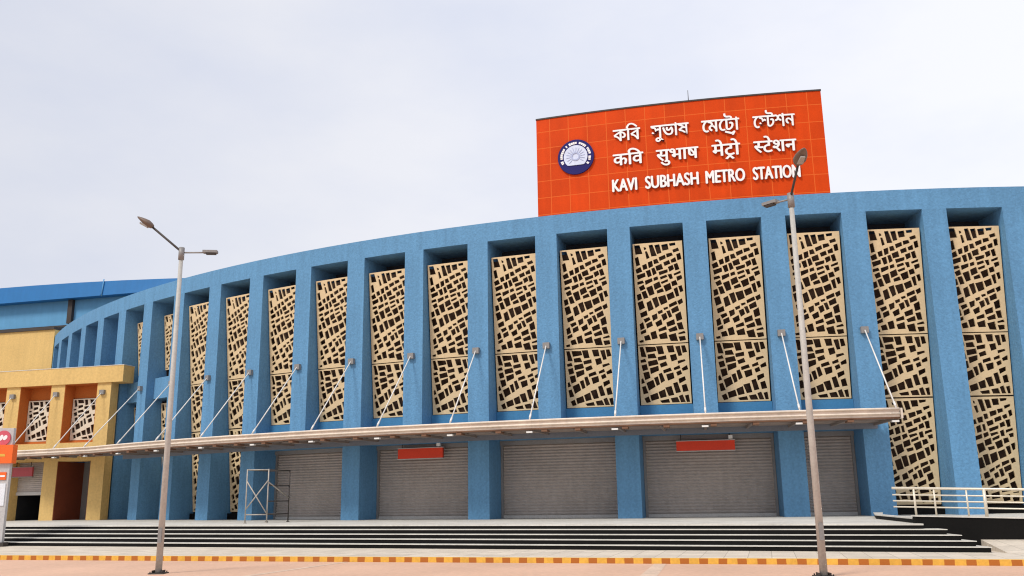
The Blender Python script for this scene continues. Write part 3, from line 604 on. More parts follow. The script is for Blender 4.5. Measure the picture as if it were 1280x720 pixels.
GL = {"b1":[[817,622,817,551,492,551,492,489,492,473,492,0,415,0,393,39,366,76,334,111,298,144,258,173,216,199,170,219,124,234,76,243,37,339,102,375,166,408,231,439,297,467,366,493,437,517,415,475,415,551,-10,551,-10,622],[415,467,436,438,402,428,366,415,331,401,295,385,259,369,225,353,191,336,160,320,130,304,168,294,206,280,246,262,284,240,320,215,355,187,385,156,409,124,428,90,420,88,419,103,418,119,417,134,416,150,415,169,415,189],[761,288,760,266,755,246,748,226,737,207,723,191,705,177,683,166,656,160,625,158,614,158,604,158,595,159,585,160,575,161,566,163,572,235,576,234,581,234,587,234,592,233,599,233,606,233,634,235,655,241,669,252,677,265,681,280,683,296,677,330,660,360,632,387,592,409,541,426,479,438,482,513,532,505,578,492,622,475,661,452,695,426,723,397,744,363,757,327],[1083,622,1083,551,978,551,978,0,901,0,901,551,797,551,797,622,889,622,878,635,867,648,857,662,846,676,836,690,827,704,850,742,875,778,900,812,928,842,958,867,992,889,1030,904,1072,914,1120,917,1155,916,1189,911,1222,904,1254,894,1286,882,1317,867,1348,849,1380,829,1412,808,1444,784,1478,758,1512,731,1470,677,1426,712,1384,743,1345,770,1309,793,1274,811,1240,826,1205,836,1169,842,1132,844,1097,842,1065,836,1037,825,1011,811,987,793,967,772,947,748,930,722,913,693,919,683,926,672,935,660,945,648,955,635,967,622],[1679,622,1679,551,1574,551,1574,0,1497,0,1475,39,1447,76,1415,111,1378,142,1338,171,1294,196,1248,217,1199,232,1149,243,1110,339,1175,376,1241,411,1309,444,1378,474,1448,500,1520,524,1497,482,1497,551,1063,551,1063,622],[1497,474,1518,446,1466,428,1413,408,1358,385,1303,359,1252,333,1203,304,1240,294,1278,280,1318,263,1358,242,1395,218,1431,190,1463,159,1490,125,1511,88,1502,88,1501,103,1500,119,1499,134,1498,150,1497,169,1497,189]],"b2":[[692,622,692,551,587,551,587,0,510,0,510,353,533,290,513,315,495,336,480,353,465,365,450,373,436,375,427,374,418,371,410,367,402,360,393,350,383,337,372,319,359,296,343,268,326,237,309,210,294,188,279,168,264,153,248,142,230,133,210,129,188,127,170,128,153,132,137,138,120,147,104,159,88,175,71,194,53,217,35,244,96,281,113,253,128,232,141,218,153,210,166,205,180,203,191,204,202,208,213,214,223,222,235,234,247,250,259,269,274,293,289,321,312,354,329,386,346,411,362,429,379,440,396,447,415,449,436,447,456,441,475,431,493,416,514,397,536,374,516,373,514,388,512,403,511,417,510,430,510,444,510,458,510,551,-10,551,-10,622],[271,271,264,313,257,349,251,379,242,404,230,424,214,441,195,455,173,467,146,476,115,483,79,489,38,495,53,571,107,551,143,544,175,537,202,528,226,518,246,506,264,492,278,475,290,457,299,436,306,412,311,386,315,356],[396,-266,377,-265,358,-261,337,-255,317,-245,299,-233,283,-218,270,-199,263,-177,260,-151,264,-119,277,-92,299,-70,328,-53,365,-42,408,-39,449,-42,489,-49,528,-62,566,-78,605,-99,645,-124,685,-152,727,-183,771,-217,726,-271,683,-236,642,-205,604,-178,568,-155,533,-137,500,-122,467,-111,435,-105,403,-103,381,-105,363,-109,349,-117,339,-127,333,-139,331,-153,333,-170,340,-183,351,-193,364,-199,379,-203,396,-204,419,-202,439,-197,456,-189,469,-177,481,-165,490,-150,497,-134,502,-119,506,-103,508,-87,510,-72,510,-59,510,8,587,8,587,-45,586,-65,584,-87,581,-111,575,-135,566,-160,555,-184,539,-206,520,-226,497,-243,469,-256,435,-263],[1104,43,1062,45,1021,52,982,64,945,81,909,104,876,134,843,170,813,214,785,264,759,322,734,389,711,465,787,485,812,403,839,332,869,273,900,224,935,185,972,156,1012,135,1055,123,1102,119,1136,121,1166,127,1193,138,1216,152,1235,170,1250,191,1261,214,1268,239,1270,267,1269,286,1267,304,1264,321,1260,337,1254,351,1248,365,1240,377,1232,388,1224,398,1272,476,1295,440,1314,404,1328,369,1338,334,1344,300,1346,266,1343,225,1334,188,1318,153,1297,121,1269,95,1237,73,1198,56,1154,46],[1066,284,1027,288,994,298,967,316,947,339,935,368,931,402,932,417,934,432,938,448,943,462,948,475,953,486,1033,462,1028,455,1024,446,1020,437,1017,427,1015,417,1014,406,1016,390,1021,377,1029,367,1040,360,1053,356,1068,355,1082,356,1096,359,1110,363,1124,370,1140,381,1156,395,1172,413,1190,437,1209,466,1272,476,1264,422,1246,394,1227,368,1207,347,1187,328,1166,312,1144,300,1120,291,1094,286],[1413,622,1413,551,672,551,672,622],[1679,622,1679,551,1574,551,1574,0,1497,0,1497,469,1488,491,1476,510,1462,527,1444,540,1424,548,1401,551,1393,551,1393,622,1408,622,1424,620,1441,615,1458,607,1474,594,1488,579,1500,559,1499,564,1499,571,1498,582,1497,593,1497,604,1497,613,1497,688,1551,688,1573,622],[2312,622,2312,551,2207,551,2207,0,2130,0,2097,37,2063,70,2029,101,1993,127,1953,151,1911,171,1864,188,1811,202,1753,212,1717,303,1751,324,1788,345,1826,367,1866,387,1907,407,1949,425,2008,432,2010,376,1976,361,1942,345,1906,328,1871,310,1840,292,1811,275,1858,264,1901,251,1942,236,1979,217,2013,197,2046,175,2076,151,2105,126,2132,99,2132,110,2132,122,2131,134,2130,146,2130,158,2130,171,2130,312,2134,334,2133,350,2132,367,2132,384,2131,400,2130,417,2130,434,2130,551,1659,551,1659,622],[1746,569,1787,555,1829,542,1870,526,1913,508,1954,486,1995,463,2034,438,2071,411,2106,383,2137,355,2136,264,2109,292,2080,318,2049,344,2015,369,1980,392,1943,414,1905,434,1867,452,1829,468,1791,482,1753,493,1717,502]],"b3":[[356,622,356,551,336,551,315,544,292,534,269,521,245,503,223,483,201,460,181,433,163,404,149,372,137,338,130,301,128,262,130,217,138,179,150,148,165,122,183,102,203,87,224,77,246,71,267,69,283,70,297,71,309,74,321,78,334,84,348,92,383,31,365,19,346,10,326,3,305,-1,285,-4,264,-5,224,-1,186,10,153,28,123,53,97,84,77,121,61,162,52,209,49,260,52,313,63,362,80,409,103,451,131,488,164,521,200,549,239,571,280,588,216,555,204,554,191,553,177,552,162,551,147,551,130,551,-10,551,-10,622],[978,622,978,551,873,551,873,0,796,0,796,135,814,82,791,116,767,149,743,180,719,208,694,232,669,253,641,269,613,278,582,281,559,279,538,273,520,262,505,247,497,228,494,205,497,184,505,166,518,150,537,135,560,122,589,111,564,34,530,48,501,63,477,80,456,99,440,118,428,140,419,162,414,184,412,208,415,238,422,265,436,288,453,308,473,324,496,337,520,346,544,351,569,353,607,351,643,343,674,331,704,315,730,295,755,272,777,246,798,219,817,189,800,186,799,201,798,217,797,233,796,248,796,265,796,281,796,551,336,551,336,622],[645,323,645,319,645,315,645,311,644,307,644,303,643,299,567,322,564,358,557,389,547,415,533,437,514,454,490,469,461,480,426,488,384,494,397,566,443,553,474,549,502,543,529,534,552,522,573,507,592,490,608,470,621,447,632,421,639,391,644,359],[1324,622,1324,551,1304,551,1283,544,1260,534,1237,521,1213,503,1191,483,1169,460,1149,433,1131,404,1117,372,1105,338,1098,301,1096,262,1098,217,1106,179,1118,148,1133,122,1151,102,1171,87,1192,77,1214,71,1235,69,1251,70,1265,71,1277,74,1289,78,1302,84,1316,92,1351,31,1333,19,1314,10,1294,3,1273,-1,1253,-4,1232,-5,1192,-1,1154,10,1121,28,1091,53,1065,84,1045,121,1029,162,1020,209,1017,260,1020,313,1031,362,1048,409,1071,451,1099,488,1132,521,1168,549,1207,571,1248,588,1184,555,1172,554,1159,553,1145,552,1130,551,1115,551,1098,551,958,551,958,622],[1891,622,1891,551,1486,551,1486,205,1487,179,1488,158,1491,143,1495,132,1499,123,1503,117,1517,105,1535,98,1558,96,1584,98,1608,104,1632,115,1654,129,1675,144,1693,162,1711,183,1726,205,1738,228,1746,251,1751,275,1753,299,1751,319,1746,335,1737,348,1724,357,1706,362,1684,364,1676,364,1667,363,1658,362,1649,361,1640,359,1631,357,1620,428,1633,431,1646,434,1660,436,1673,438,1688,439,1703,439,1727,437,1749,433,1769,425,1787,414,1802,399,1815,381,1824,359,1829,333,1831,303,1828,264,1818,226,1802,189,1781,153,1757,122,1729,95,1704,75,1677,58,1649,44,1619,33,1587,26,1553,24,1530,25,1508,29,1490,35,1473,43,1458,52,1446,63,1436,77,1427,92,1420,109,1414,130,1410,157,1409,191,1409,551,1304,551,1304,622],[1709,622,1706,647,1700,666,1690,681,1675,691,1654,697,1629,699,1535,699,1495,700,1461,703,1435,708,1412,715,1392,724,1374,736,1358,751,1344,768,1334,788,1326,809,1322,833,1320,859,1320,868,1321,876,1322,885,1323,893,1324,902,1325,912,1399,907,1398,900,1397,893,1396,888,1395,882,1395,876,1395,869,1396,855,1397,842,1400,830,1403,819,1408,810,1414,802,1425,792,1438,784,1455,779,1475,774,1500,772,1530,771,1608,771,1641,770,1669,767,1692,763,1712,756,1729,747,1745,734,1755,722,1764,708,1771,691,1776,671,1779,648,1781,622],[2187,622,2187,551,2082,551,2082,0,2005,0,2005,469,1996,491,1984,510,1970,527,1952,540,1932,548,1909,551,1901,551,1901,622,1916,622,1932,620,1949,615,1966,607,1982,594,1996,579,2008,559,2007,564,2007,571,2006,582,2005,593,2005,604,2005,613,2005,688,2059,688,2081,622]],"b3x":[[1364,-20,1714,-120,1874,-40,1914,-90,1814,-250,1734,-250,1794,-140,1694,-200,1344,-100]],"b4":[[356,622,356,551,336,551,315,544,292,534,269,521,245,503,223,483,201,460,181,433,163,404,149,372,137,338,130,301,128,262,130,217,138,179,150,148,165,122,183,102,203,87,224,77,246,71,267,69,283,70,297,71,309,74,321,78,334,84,348,92,383,31,365,19,346,10,326,3,305,-1,285,-4,264,-5,224,-1,186,10,153,28,123,53,97,84,77,121,61,162,52,209,49,260,52,313,63,362,80,409,103,451,131,488,164,521,200,549,239,571,280,588,216,555,204,554,191,553,177,552,162,551,147,551,130,551,-10,551,-10,622],[1397,622,1397,551,992,551,992,205,993,179,994,158,997,143,1001,132,1005,123,1009,117,1023,105,1041,98,1064,96,1090,98,1114,104,1138,115,1160,129,1181,144,1199,162,1217,183,1232,205,1244,228,1252,251,1257,275,1259,299,1257,319,1252,335,1243,348,1230,357,1212,362,1190,364,1182,364,1173,363,1164,362,1155,361,1146,359,1137,357,1126,428,1139,431,1152,434,1166,436,1179,438,1194,439,1209,439,1233,437,1255,433,1275,425,1293,414,1308,399,1321,381,1330,359,1335,333,1337,303,1334,264,1324,226,1308,189,1287,153,1263,122,1235,95,1210,75,1183,58,1155,44,1125,33,1093,26,1059,24,1036,25,1014,29,996,35,979,43,964,52,952,63,942,77,933,92,926,109,920,130,916,157,915,191,915,551,810,551,810,622],[1215,622,1212,647,1206,666,1196,681,1181,691,1160,697,1135,699,1041,699,1001,700,967,703,941,708,918,715,898,724,880,736,863,751,850,768,840,788,832,809,827,833,826,859,826,868,827,876,828,885,829,893,830,902,831,912,905,907,904,900,903,893,902,888,901,882,901,876,901,869,902,855,903,842,906,830,909,819,914,810,920,802,931,792,944,784,961,779,981,774,1006,772,1036,771,1114,771,1147,770,1175,767,1198,763,1218,756,1235,747,1251,734,1261,722,1270,708,1277,691,1282,671,1285,648,1287,622],[2074,622,2074,551,1969,551,1969,0,1892,0,1892,512,1897,532,1895,543,1894,555,1893,567,1892,579,1892,593,1892,607,1892,688,1945,688,1969,622],[1748,629,1773,627,1797,622,1820,614,1841,603,1861,589,1879,572,1895,553,1909,532,1921,509,1917,404,1895,448,1871,486,1844,516,1815,538,1784,552,1750,556,1726,554,1705,546,1687,535,1674,518,1666,497,1663,471,1667,446,1677,424,1696,406,1722,391,1756,382,1800,377,1793,300,1752,305,1715,314,1685,327,1659,344,1638,364,1622,388,1611,414,1604,443,1602,474,1604,507,1611,536,1623,562,1638,583,1657,600,1678,613,1700,622,1724,627],[1464,629,1492,627,1518,621,1544,612,1567,598,1588,580,1605,558,1618,531,1626,498,1629,461,1627,434,1620,408,1609,383,1593,360,1573,340,1548,323,1517,310,1482,303,1441,300,1435,377,1467,379,1493,384,1515,392,1532,401,1546,413,1556,426,1563,440,1567,454,1568,468,1565,493,1556,515,1542,533,1522,546,1495,553,1463,556,1451,556,1439,555,1428,553,1415,551,1401,549,1386,545,1378,620,1394,623,1409,625,1423,627,1436,628,1450,629],[2678,622,2678,551,2573,551,2573,0,2496,0,2496,243,2512,187,2489,217,2465,244,2440,270,2414,293,2387,313,2360,329,2333,341,2306,349,2280,351,2257,349,2236,342,2218,332,2203,316,2195,297,2192,274,2194,255,2201,238,2213,223,2230,209,2251,196,2278,184,2240,113,2202,132,2170,154,2145,181,2125,210,2114,242,2110,277,2113,308,2120,335,2134,359,2151,378,2171,395,2194,407,2218,416,2243,421,2268,423,2302,421,2333,415,2363,405,2391,392,2418,375,2444,356,2468,334,2492,310,2515,284,2501,280,2499,295,2498,310,2497,326,2496,341,2496,356,2496,371,2496,551,2054,551,2054,622]],"b4x":[[801,336,788,353,775,365,762,373,751,375,743,374,735,371,728,367,722,360,714,350,706,337,696,319,685,296,672,268,657,237,643,210,630,188,617,168,604,153,591,142,576,133,558,129,540,127,524,128,510,132,496,138,482,147,468,159,455,175,440,194,425,217,410,244,462,281,476,253,489,232,500,218,510,210,521,205,533,203,542,204,552,208,561,214,570,222,580,234,590,250,600,269,613,293,626,321,645,354,660,386,674,411,688,429,702,440,717,447,733,449,751,447,768,441,784,431,799,416,817,397],[371,551,850,551,850,622,371,622],[610,271,604,313,598,349,593,379,586,404,576,424,562,441,546,455,527,467,504,476,478,483,447,489,412,495,425,571,471,551,502,544,529,537,552,528,572,518,589,506,604,492,616,475,626,457,634,436,640,412,644,386,648,356]],"h1":[[777,551,452,551,452,349,486,377,525,393,569,399,610,394,645,381,675,358,698,326,711,286,716,239,714,208,709,175,701,141,689,107,672,73,651,39,579,80,595,102,608,127,620,154,629,182,634,210,636,237,634,266,627,289,617,307,602,320,584,327,562,330,526,322,489,298,452,258,452,0,371,0,371,174,354,161,334,148,312,136,286,126,258,120,226,118,195,120,166,126,138,137,112,152,90,171,71,195,57,222,49,254,46,290,52,340,70,382,101,417,141,443,189,459,244,464,260,464,277,462,296,461,313,458,328,456,339,454,333,381,321,384,308,386,293,388,277,390,262,391,249,391,213,388,183,379,159,365,141,345,131,321,127,292,130,260,141,234,158,214,179,199,202,191,228,188,256,190,282,197,307,209,329,224,351,241,371,260,371,551,0,551,0,622,777,622],[851,551,762,551,762,622,842,622,835,637,828,653,823,669,818,686,816,705,815,724,821,773,841,814,873,849,916,875,968,891,1028,896,1118,888,1202,862,1278,820,1347,763,1410,695,1466,615,1382,615,1277,731,1164,801,1045,824,1002,821,965,811,936,795,914,772,900,746,896,714,897,695,900,677,906,662,912,647,919,634,927,622,1035,622,1035,551,932,551,932,0,851,0],[1592,551,1488,551,1488,0,1408,0,1408,165,1389,153,1368,143,1345,133,1318,124,1288,120,1254,118,1219,120,1187,127,1158,139,1132,155,1110,174,1092,198,1078,224,1070,254,1067,286,1073,339,1093,383,1125,418,1167,444,1217,459,1276,464,1285,464,1296,463,1309,463,1321,461,1334,460,1347,459,1358,458,1367,456,1375,454,1370,381,1357,384,1342,386,1327,388,1311,390,1295,391,1280,391,1242,388,1209,379,1183,364,1164,343,1152,318,1148,287,1151,256,1162,231,1179,212,1202,199,1228,191,1256,188,1289,191,1319,198,1345,211,1369,226,1390,243,1408,260,1408,551,1021,551,1021,622,1592,622]],"h2":[[587,551,587,0,506,0,506,266,487,261,467,257,448,254,428,252,405,251,380,251,352,252,322,254,292,259,262,264,236,270,212,277,198,269,183,261,167,253,196,218,228,182,264,146,301,110,340,75,380,42,326,-12,289,21,254,54,221,87,189,120,160,151,133,181,109,209,89,234,73,256,60,275,51,292,46,305,42,317,41,329,40,340,42,352,47,364,55,376,67,385,83,391,104,393,120,392,134,388,148,382,159,373,171,362,181,350,194,364,203,380,210,399,214,418,216,438,217,458,216,477,215,495,213,512,209,527,205,540,201,551,0,551,0,622,691,622,691,551],[369,322,394,322,418,324,440,326,462,329,484,334,506,339,506,551,281,551,285,539,289,526,293,511,296,495,297,477,298,458,297,431,294,407,289,385,281,365,273,348,262,333,297,327,333,323],[428,-12,464,1,502,8,540,11,586,7,625,-6,657,-28,680,-56,693,-90,698,-129,693,-167,677,-201,652,-229,616,-251,572,-264,519,-268,457,-263,401,-248,352,-222,306,-188,262,-147,221,-100,282,-57,308,-87,332,-113,356,-136,380,-155,405,-170,431,-182,458,-190,487,-194,519,-196,578,-188,613,-163,625,-122,622,-102,614,-86,601,-73,583,-64,565,-59,545,-57,528,-58,511,-59,497,-62,482,-67,468,-72,454,-79],[850,632,874,631,896,627,916,622,935,613,952,601,967,586,978,572,988,554,997,533,1003,507,1007,475,1008,437,1008,321,1209,321,1209,551,1078,551,1078,622,1393,622,1393,551,1290,551,1290,0,1209,0,1209,250,1008,250,1008,213,1006,193,1002,177,994,166,983,157,972,153,959,151,946,152,933,157,919,164,905,173,892,183,880,196,869,209,859,223,851,237,845,251,841,265,840,278,842,289,846,300,854,309,865,315,880,320,900,321,929,321,929,426,928,455,927,479,924,498,920,514,915,527,908,538,892,555,871,565,845,568,828,567,815,562,804,555,796,545,792,534,790,521,793,504,800,489,814,478,833,469,860,463,894,460,886,389,839,396,800,408,767,426,742,450,727,481,722,520,726,556,739,584,760,606,787,620,817,629],[1549,551,1549,0,1468,0,1468,551,1379,551,1379,622,1652,622,1652,551],[2231,622,2231,551,2127,551,2127,0,2046,0,2046,191,2025,180,2003,170,1979,160,1953,152,1924,148,1892,146,1866,148,1842,152,1819,160,1799,169,1781,181,1766,194,1751,213,1738,234,1729,258,1722,285,1718,318,1717,358,1717,551,1638,551,1638,622],[2046,551,1843,551,2046,287],[1827,240,1845,227,1870,220,1900,217,1917,218,1934,221,1951,225,1967,231,1983,237,1998,245,1797,507,1797,369,1797,344,1798,322,1800,304,1802,289,1806,276,1809,266,1814,256,1820,248]],"h3":[[509,551,509,0,428,0,428,250,207,250,207,213,205,193,201,177,193,166,182,157,171,153,159,151,146,152,133,157,119,164,105,173,92,183,80,196,69,209,59,223,51,237,44,251,40,265,39,278,41,289,45,300,53,309,64,315,80,320,100,321,126,321,126,551,0,551,0,622,612,622,612,551],[428,551,207,551,207,321,428,321],[429,615,415,664,401,705,388,740,373,767,358,788,342,804,324,815,305,821,283,823,269,822,256,821,244,819,233,815,223,812,213,809,189,882,216,890,247,894,280,896,314,893,346,885,374,871,399,850,423,821,445,784,465,737,485,681,504,615],[1117,551,969,551,969,349,914,349,884,348,857,345,834,341,814,335,795,327,779,318,748,290,730,255,724,215,726,185,734,158,746,136,762,116,781,101,804,89,828,81,854,76,881,74,915,75,946,80,973,87,999,96,1025,107,1053,121,1080,47,1050,34,1019,23,987,14,953,6,919,2,884,0,840,3,798,12,761,26,727,46,698,71,675,101,658,136,647,176,644,220,648,261,659,298,678,330,703,357,733,379,768,397,805,410,845,417,886,420,888,420,888,551,598,551,598,622,1117,622]],"h3y":[[1267,551,1267,0,1186,0,1186,551,1097,551,1097,622,1370,622,1370,551],[1187,615,1173,664,1159,705,1146,740,1131,767,1116,788,1100,804,1082,815,1063,821,1041,823,1027,822,1014,821,1002,819,991,815,981,812,971,809,947,882,974,890,1005,894,1038,896,1072,893,1104,885,1132,871,1157,850,1181,821,1203,784,1223,737,1243,681,1262,615]],"h3x":[[848,30,1058,-190,978,-220,848,-80,718,-220,638,-190]],"h4x":[[470,258,467,257,448,254,428,252,405,251,380,251,352,252,322,254,292,259,262,264,236,270,212,277,198,269,183,261,167,253,196,218,228,182,264,146,301,110,340,75,380,42,326,-12,289,21,254,54,221,87,189,120,160,151,133,181,109,209,89,234,73,256,60,275,51,292,46,305,42,317,41,329,40,340,42,352,47,364,55,376,67,385,83,391,104,393,120,392,134,388,148,382,159,373,171,362,181,350,194,364,203,380,210,399,214,418,216,438,217,458,216,477,215,495,213,512,209,527,205,540,201,551,0,551,0,622,470,622,470,551,281,551,285,539,289,526,293,511,296,495,297,477,298,458,297,431,294,407,289,385,281,365,273,348,262,333,297,327,333,323,369,322,394,322,418,324,440,326,462,329,470,331]],"h4":[[979,551,831,551,831,349,776,349,746,348,719,345,696,341,676,335,657,327,641,318,610,290,592,255,586,215,588,185,596,158,608,136,624,116,643,101,666,89,690,81,716,76,743,74,777,75,808,80,835,87,861,96,887,107,915,121,942,47,912,34,881,23,849,14,815,6,781,2,746,0,702,3,660,12,623,26,589,46,560,71,537,101,520,136,509,176,506,220,510,261,521,298,540,330,565,357,595,379,630,397,667,410,707,417,748,420,750,420,750,551,460,551,460,622,979,622],[795,615,781,664,767,705,754,740,739,767,724,788,708,804,690,815,671,821,649,823,635,822,622,821,610,819,599,815,589,812,579,809,555,882,582,890,613,894,646,896,680,893,712,885,740,871,765,850,789,821,810,784,831,737,851,681,870,615],[1086,189,1064,191,1044,197,1027,207,1014,220,1007,236,1004,255,1006,273,1012,287,1022,299,1035,307,1050,312,1068,314,1080,313,1093,311,1106,307,1120,300,1136,290,1155,276,1186,290,1214,309,1237,335,1255,366,1265,402,1269,443,1266,478,1256,508,1240,533,1218,551,1192,562,1163,566,1144,565,1129,560,1117,553,1109,542,1104,530,1102,516,1103,506,1106,495,1111,484,1120,472,1133,463,1150,454,1172,447,1200,442,1234,440,1217,370,1160,378,1113,394,1077,418,1051,447,1035,480,1030,517,1034,549,1046,577,1065,600,1093,618,1127,628,1168,632,1199,630,1228,622,1256,611,1282,594,1304,573,1323,547,1337,516,1345,480,1348,440,1344,395,1333,353,1314,312,1288,276,1256,246,1218,221,1248,194,1277,165,1305,135,1332,103,1356,73,1378,43,1314,-1,1281,44,1250,84,1222,118,1194,147,1168,172,1143,194,1125,191,1106,190],[1555,551,1555,0,1474,0,1474,551,1385,551,1385,622,1659,622,1659,551],[1644,622,2213,622,2213,551,2110,551,2110,0,2029,0,2029,298,1848,298,1848,244,1846,227,1842,213,1834,202,1824,194,1811,190,1797,188,1781,190,1764,197,1746,209,1729,224,1714,241,1700,260,1689,280,1683,299,1681,318,1682,332,1687,345,1695,355,1706,363,1722,367,1742,369,2029,369,2029,551,1644,551]],"e1":[[285,359,582,682,460,682,173,370,173,682,75,682,75,0,173,0,173,337,520,0,655,0],[1018,686,949,686,656,0,756,0,842,201,1132,201,1223,0,1323,0],[982,536,1092,289,880,289],[1927,682,1830,682,1626,203,1421,682,1323,682,1618,-6,1638,-6],[2101,682,2003,682,2003,0,2101,0]],"e2":[[399,643,362,664,325,679,286,688,247,691,162,678,97,642,55,584,40,509,86,396,188,320,289,252,335,165,328,136,308,108,273,87,224,79,175,85,128,105,84,136,44,178,44,54,87,26,133,6,182,-5,235,-9,311,5,372,43,412,102,426,176,380,303,279,381,177,443,131,522,139,555,161,581,196,597,239,603,275,600,315,588,356,566,399,532],[1106,682,1008,682,1008,285,1006,240,1000,200,986,165,965,136,937,114,902,97,857,85,805,81,763,85,724,95,689,113,658,139,639,163,626,192,619,229,617,279,617,682,519,682,519,258,543,138,607,55,698,7,803,-9,936,11,1031,67,1087,154,1106,268],[1241,0,1475,0,1584,17,1656,60,1696,118,1709,182,1698,246,1665,298,1614,337,1545,360,1545,362,1591,387,1624,419,1643,459,1649,508,1637,571,1599,627,1534,667,1439,682,1241,682],[1339,594,1429,594,1486,586,1522,566,1542,535,1548,499,1539,451,1512,417,1467,397,1404,390,1339,390],[1339,302,1457,302,1524,294,1571,272,1599,239,1608,196,1601,158,1578,123,1533,98,1462,88,1339,88],[2382,682,2284,682,2284,385,1902,385,1902,682,1804,682,1804,0,1902,0,1902,297,2284,297,2284,0,2382,0],[2820,686,2751,686,2458,0,2558,0,2644,201,2934,201,3025,0,3125,0],[2784,536,2894,289,2682,289],[3524,643,3487,664,3450,679,3411,688,3372,691,3287,678,3222,642,3180,584,3165,509,3211,396,3313,320,3414,252,3460,165,3453,136,3433,108,3398,87,3349,79,3300,85,3253,105,3209,136,3169,178,3169,54,3212,26,3258,6,3307,-5,3360,-9,3436,5,3497,43,3537,102,3551,176,3505,303,3404,381,3302,443,3256,522,3264,555,3286,581,3321,597,3364,603,3400,600,3440,588,3481,566,3524,532],[4236,682,4138,682,4138,385,3756,385,3756,682,3658,682,3658,0,3756,0,3756,297,4138,297,4138,0,4236,0]],"e3":[[709,682,618,682,391,402,165,682,73,682,73,0,171,0,171,531,173,531,383,267,399,267,609,531,611,531,611,0,709,0],[1243,682,856,682,856,0,1252,0,1252,88,954,88,954,300,1233,300,1233,388,954,388,954,594,1243,594],[1868,682,1298,682,1298,594,1534,594,1534,0,1632,0,1632,594,1868,594],[1962,682,1962,0,2060,0,2060,296,2101,296,2138,291,2176,271,2223,223,2282,140,2372,0,2489,0,2459,42,2436,74,2416,103,2396,135,2359,195,2324,246,2287,289,2244,324,2293,351,2328,389,2350,436,2358,491,2342,571,2298,631,2227,669,2134,682],[2060,598,2123,598,2184,591,2225,571,2249,538,2257,495,2251,454,2230,418,2188,393,2123,384,2060,384],[2534,341,2560,208,2632,97,2747,20,2898,-9,3053,20,3169,97,3242,209,3267,341,3241,476,3168,587,3052,663,2900,691,2750,663,2634,587,2560,475],[2635,341,2655,445,2711,527,2794,581,2900,601,3006,581,3090,527,3146,445,3166,341,3146,238,3090,155,3006,101,2900,81,2794,101,2711,155,2655,238]],"e4":[[399,643,362,664,325,679,286,688,247,691,162,678,97,642,55,584,40,509,86,396,188,320,289,252,335,165,328,136,308,108,273,87,224,79,175,85,128,105,84,136,44,178,44,54,87,26,133,6,182,-5,235,-9,311,5,372,43,412,102,426,176,380,303,279,381,177,443,131,522,139,555,161,581,196,597,239,603,275,600,315,588,356,566,399,532],[1045,682,475,682,475,594,711,594,711,0,809,0,809,594,1045,594],[1424,686,1355,686,1062,0,1162,0,1248,201,1538,201,1629,0,1729,0],[1388,536,1498,289,1286,289],[2316,682,1746,682,1746,594,1982,594,1982,0,2080,0,2080,594,2316,594],[2507,682,2409,682,2409,0,2507,0],[2628,341,2654,208,2726,97,2841,20,2992,-9,3147,20,3263,97,3336,209,3361,341,3335,476,3262,587,3146,663,2994,691,2844,663,2728,587,2654,475],[2729,341,2749,445,2805,527,2888,581,2994,601,3100,581,3184,527,3240,445,3260,341,3240,238,3184,155,3100,101,2994,81,2888,101,2805,155,2749,238],[4112,682,4020,682,4020,154,3558,682,3480,682,3480,0,3572,0,3572,525,4028,0,4112,0]]}
def inside(p, poly):
    c = False; n = len(poly)
    for i in range(n):
        (x1, y1), (x2, y2) = poly[i], poly[i - 1]
        if (y1 > p[1]) != (y2 > p[1]) and p[0] < (x2 - x1) * (p[1] - y1) / (y2 - y1) + x1: c = not c
    return c
def word(keys, k0, k1, zb, S, name, bold, thick=.045, stand=.045):
    polys = []
    for key in keys: polys += [([(f[i] / 1000, f[i + 1] / 1000) for i in range(0, len(f), 2)], key) for f in GL[key]]
    xs = [x for p, _ in polys for x, y in p]; xm, xM = min(xs), max(xs)
    wd = (k1 - k0) * 3.231 - 2 * bold; sx = wd / (xM - xm)
    P = [([((x - xm) * sx, y * S) for x, y in p], kx) for p, kx in polys]
    outer = [i for i in range(len(P)) if sum(inside(P[i][0][0], P[j][0]) for j in range(len(P)) if j != i and P[j][1] == P[i][1]) % 2 == 0]
    bmw = NB(); cnt = 0
    for oi in outer:
        hol = [P[j][0] for j in range(len(P)) if j not in outer and P[j][1] == P[oi][1] and inside(P[j][0][0], P[oi][0])]
        for dx, dy in ((0, 0), (bold, 0), (2 * bold, 0), (bold, bold * .6), (bold, -bold * .6)):
            c = bpy.data.curves.new('g', 'CURVE'); c.dimensions = '2D'; c.fill_mode = 'BOTH'; c.extrude = thick / 2 + .0007 * (cnt % 13); cnt += 1
            for poly in [P[oi][0]] + hol:
                s = c.splines.new('POLY'); s.points.add(len(poly) - 1); s.use_cyclic_u = True
                for i, t in enumerate(poly): s.points[i].co = (t[0] + dx, t[1] + dy, 0, 1)
            o = bpy.data.objects.new('g', c); COL.objects.link(o)
            dg = bpy.context.evaluated_depsgraph_get(); me = bpy.data.meshes.new_from_object(o.evaluated_get(dg))
            bmw.from_mesh(me); bpy.data.objects.remove(o); bpy.data.curves.remove(c); bpy.data.meshes.remove(me)
    bmw.normal_update()
    for f in bmw.faces: f.material_index = 0 if abs(f.normal.z) > .7 else 1
    for v in bmw.verts:
        x, y, z = v.co; v.co = cp(k0 + x / 3.231, SD + stand + thick / 2 + z, zb + y)
    off = Vector(sg.location); me = bpy.data.meshes.new(name)
    bmw.transform(Matrix.Translation(-off)); bmw.to_mesh(me); bmw.free(); me.materials.append(WHITE); me.materials.append(LETSIDE)
    o = bpy.data.objects.new(name, me); COL.objects.link(o); o.parent = sg
    return o
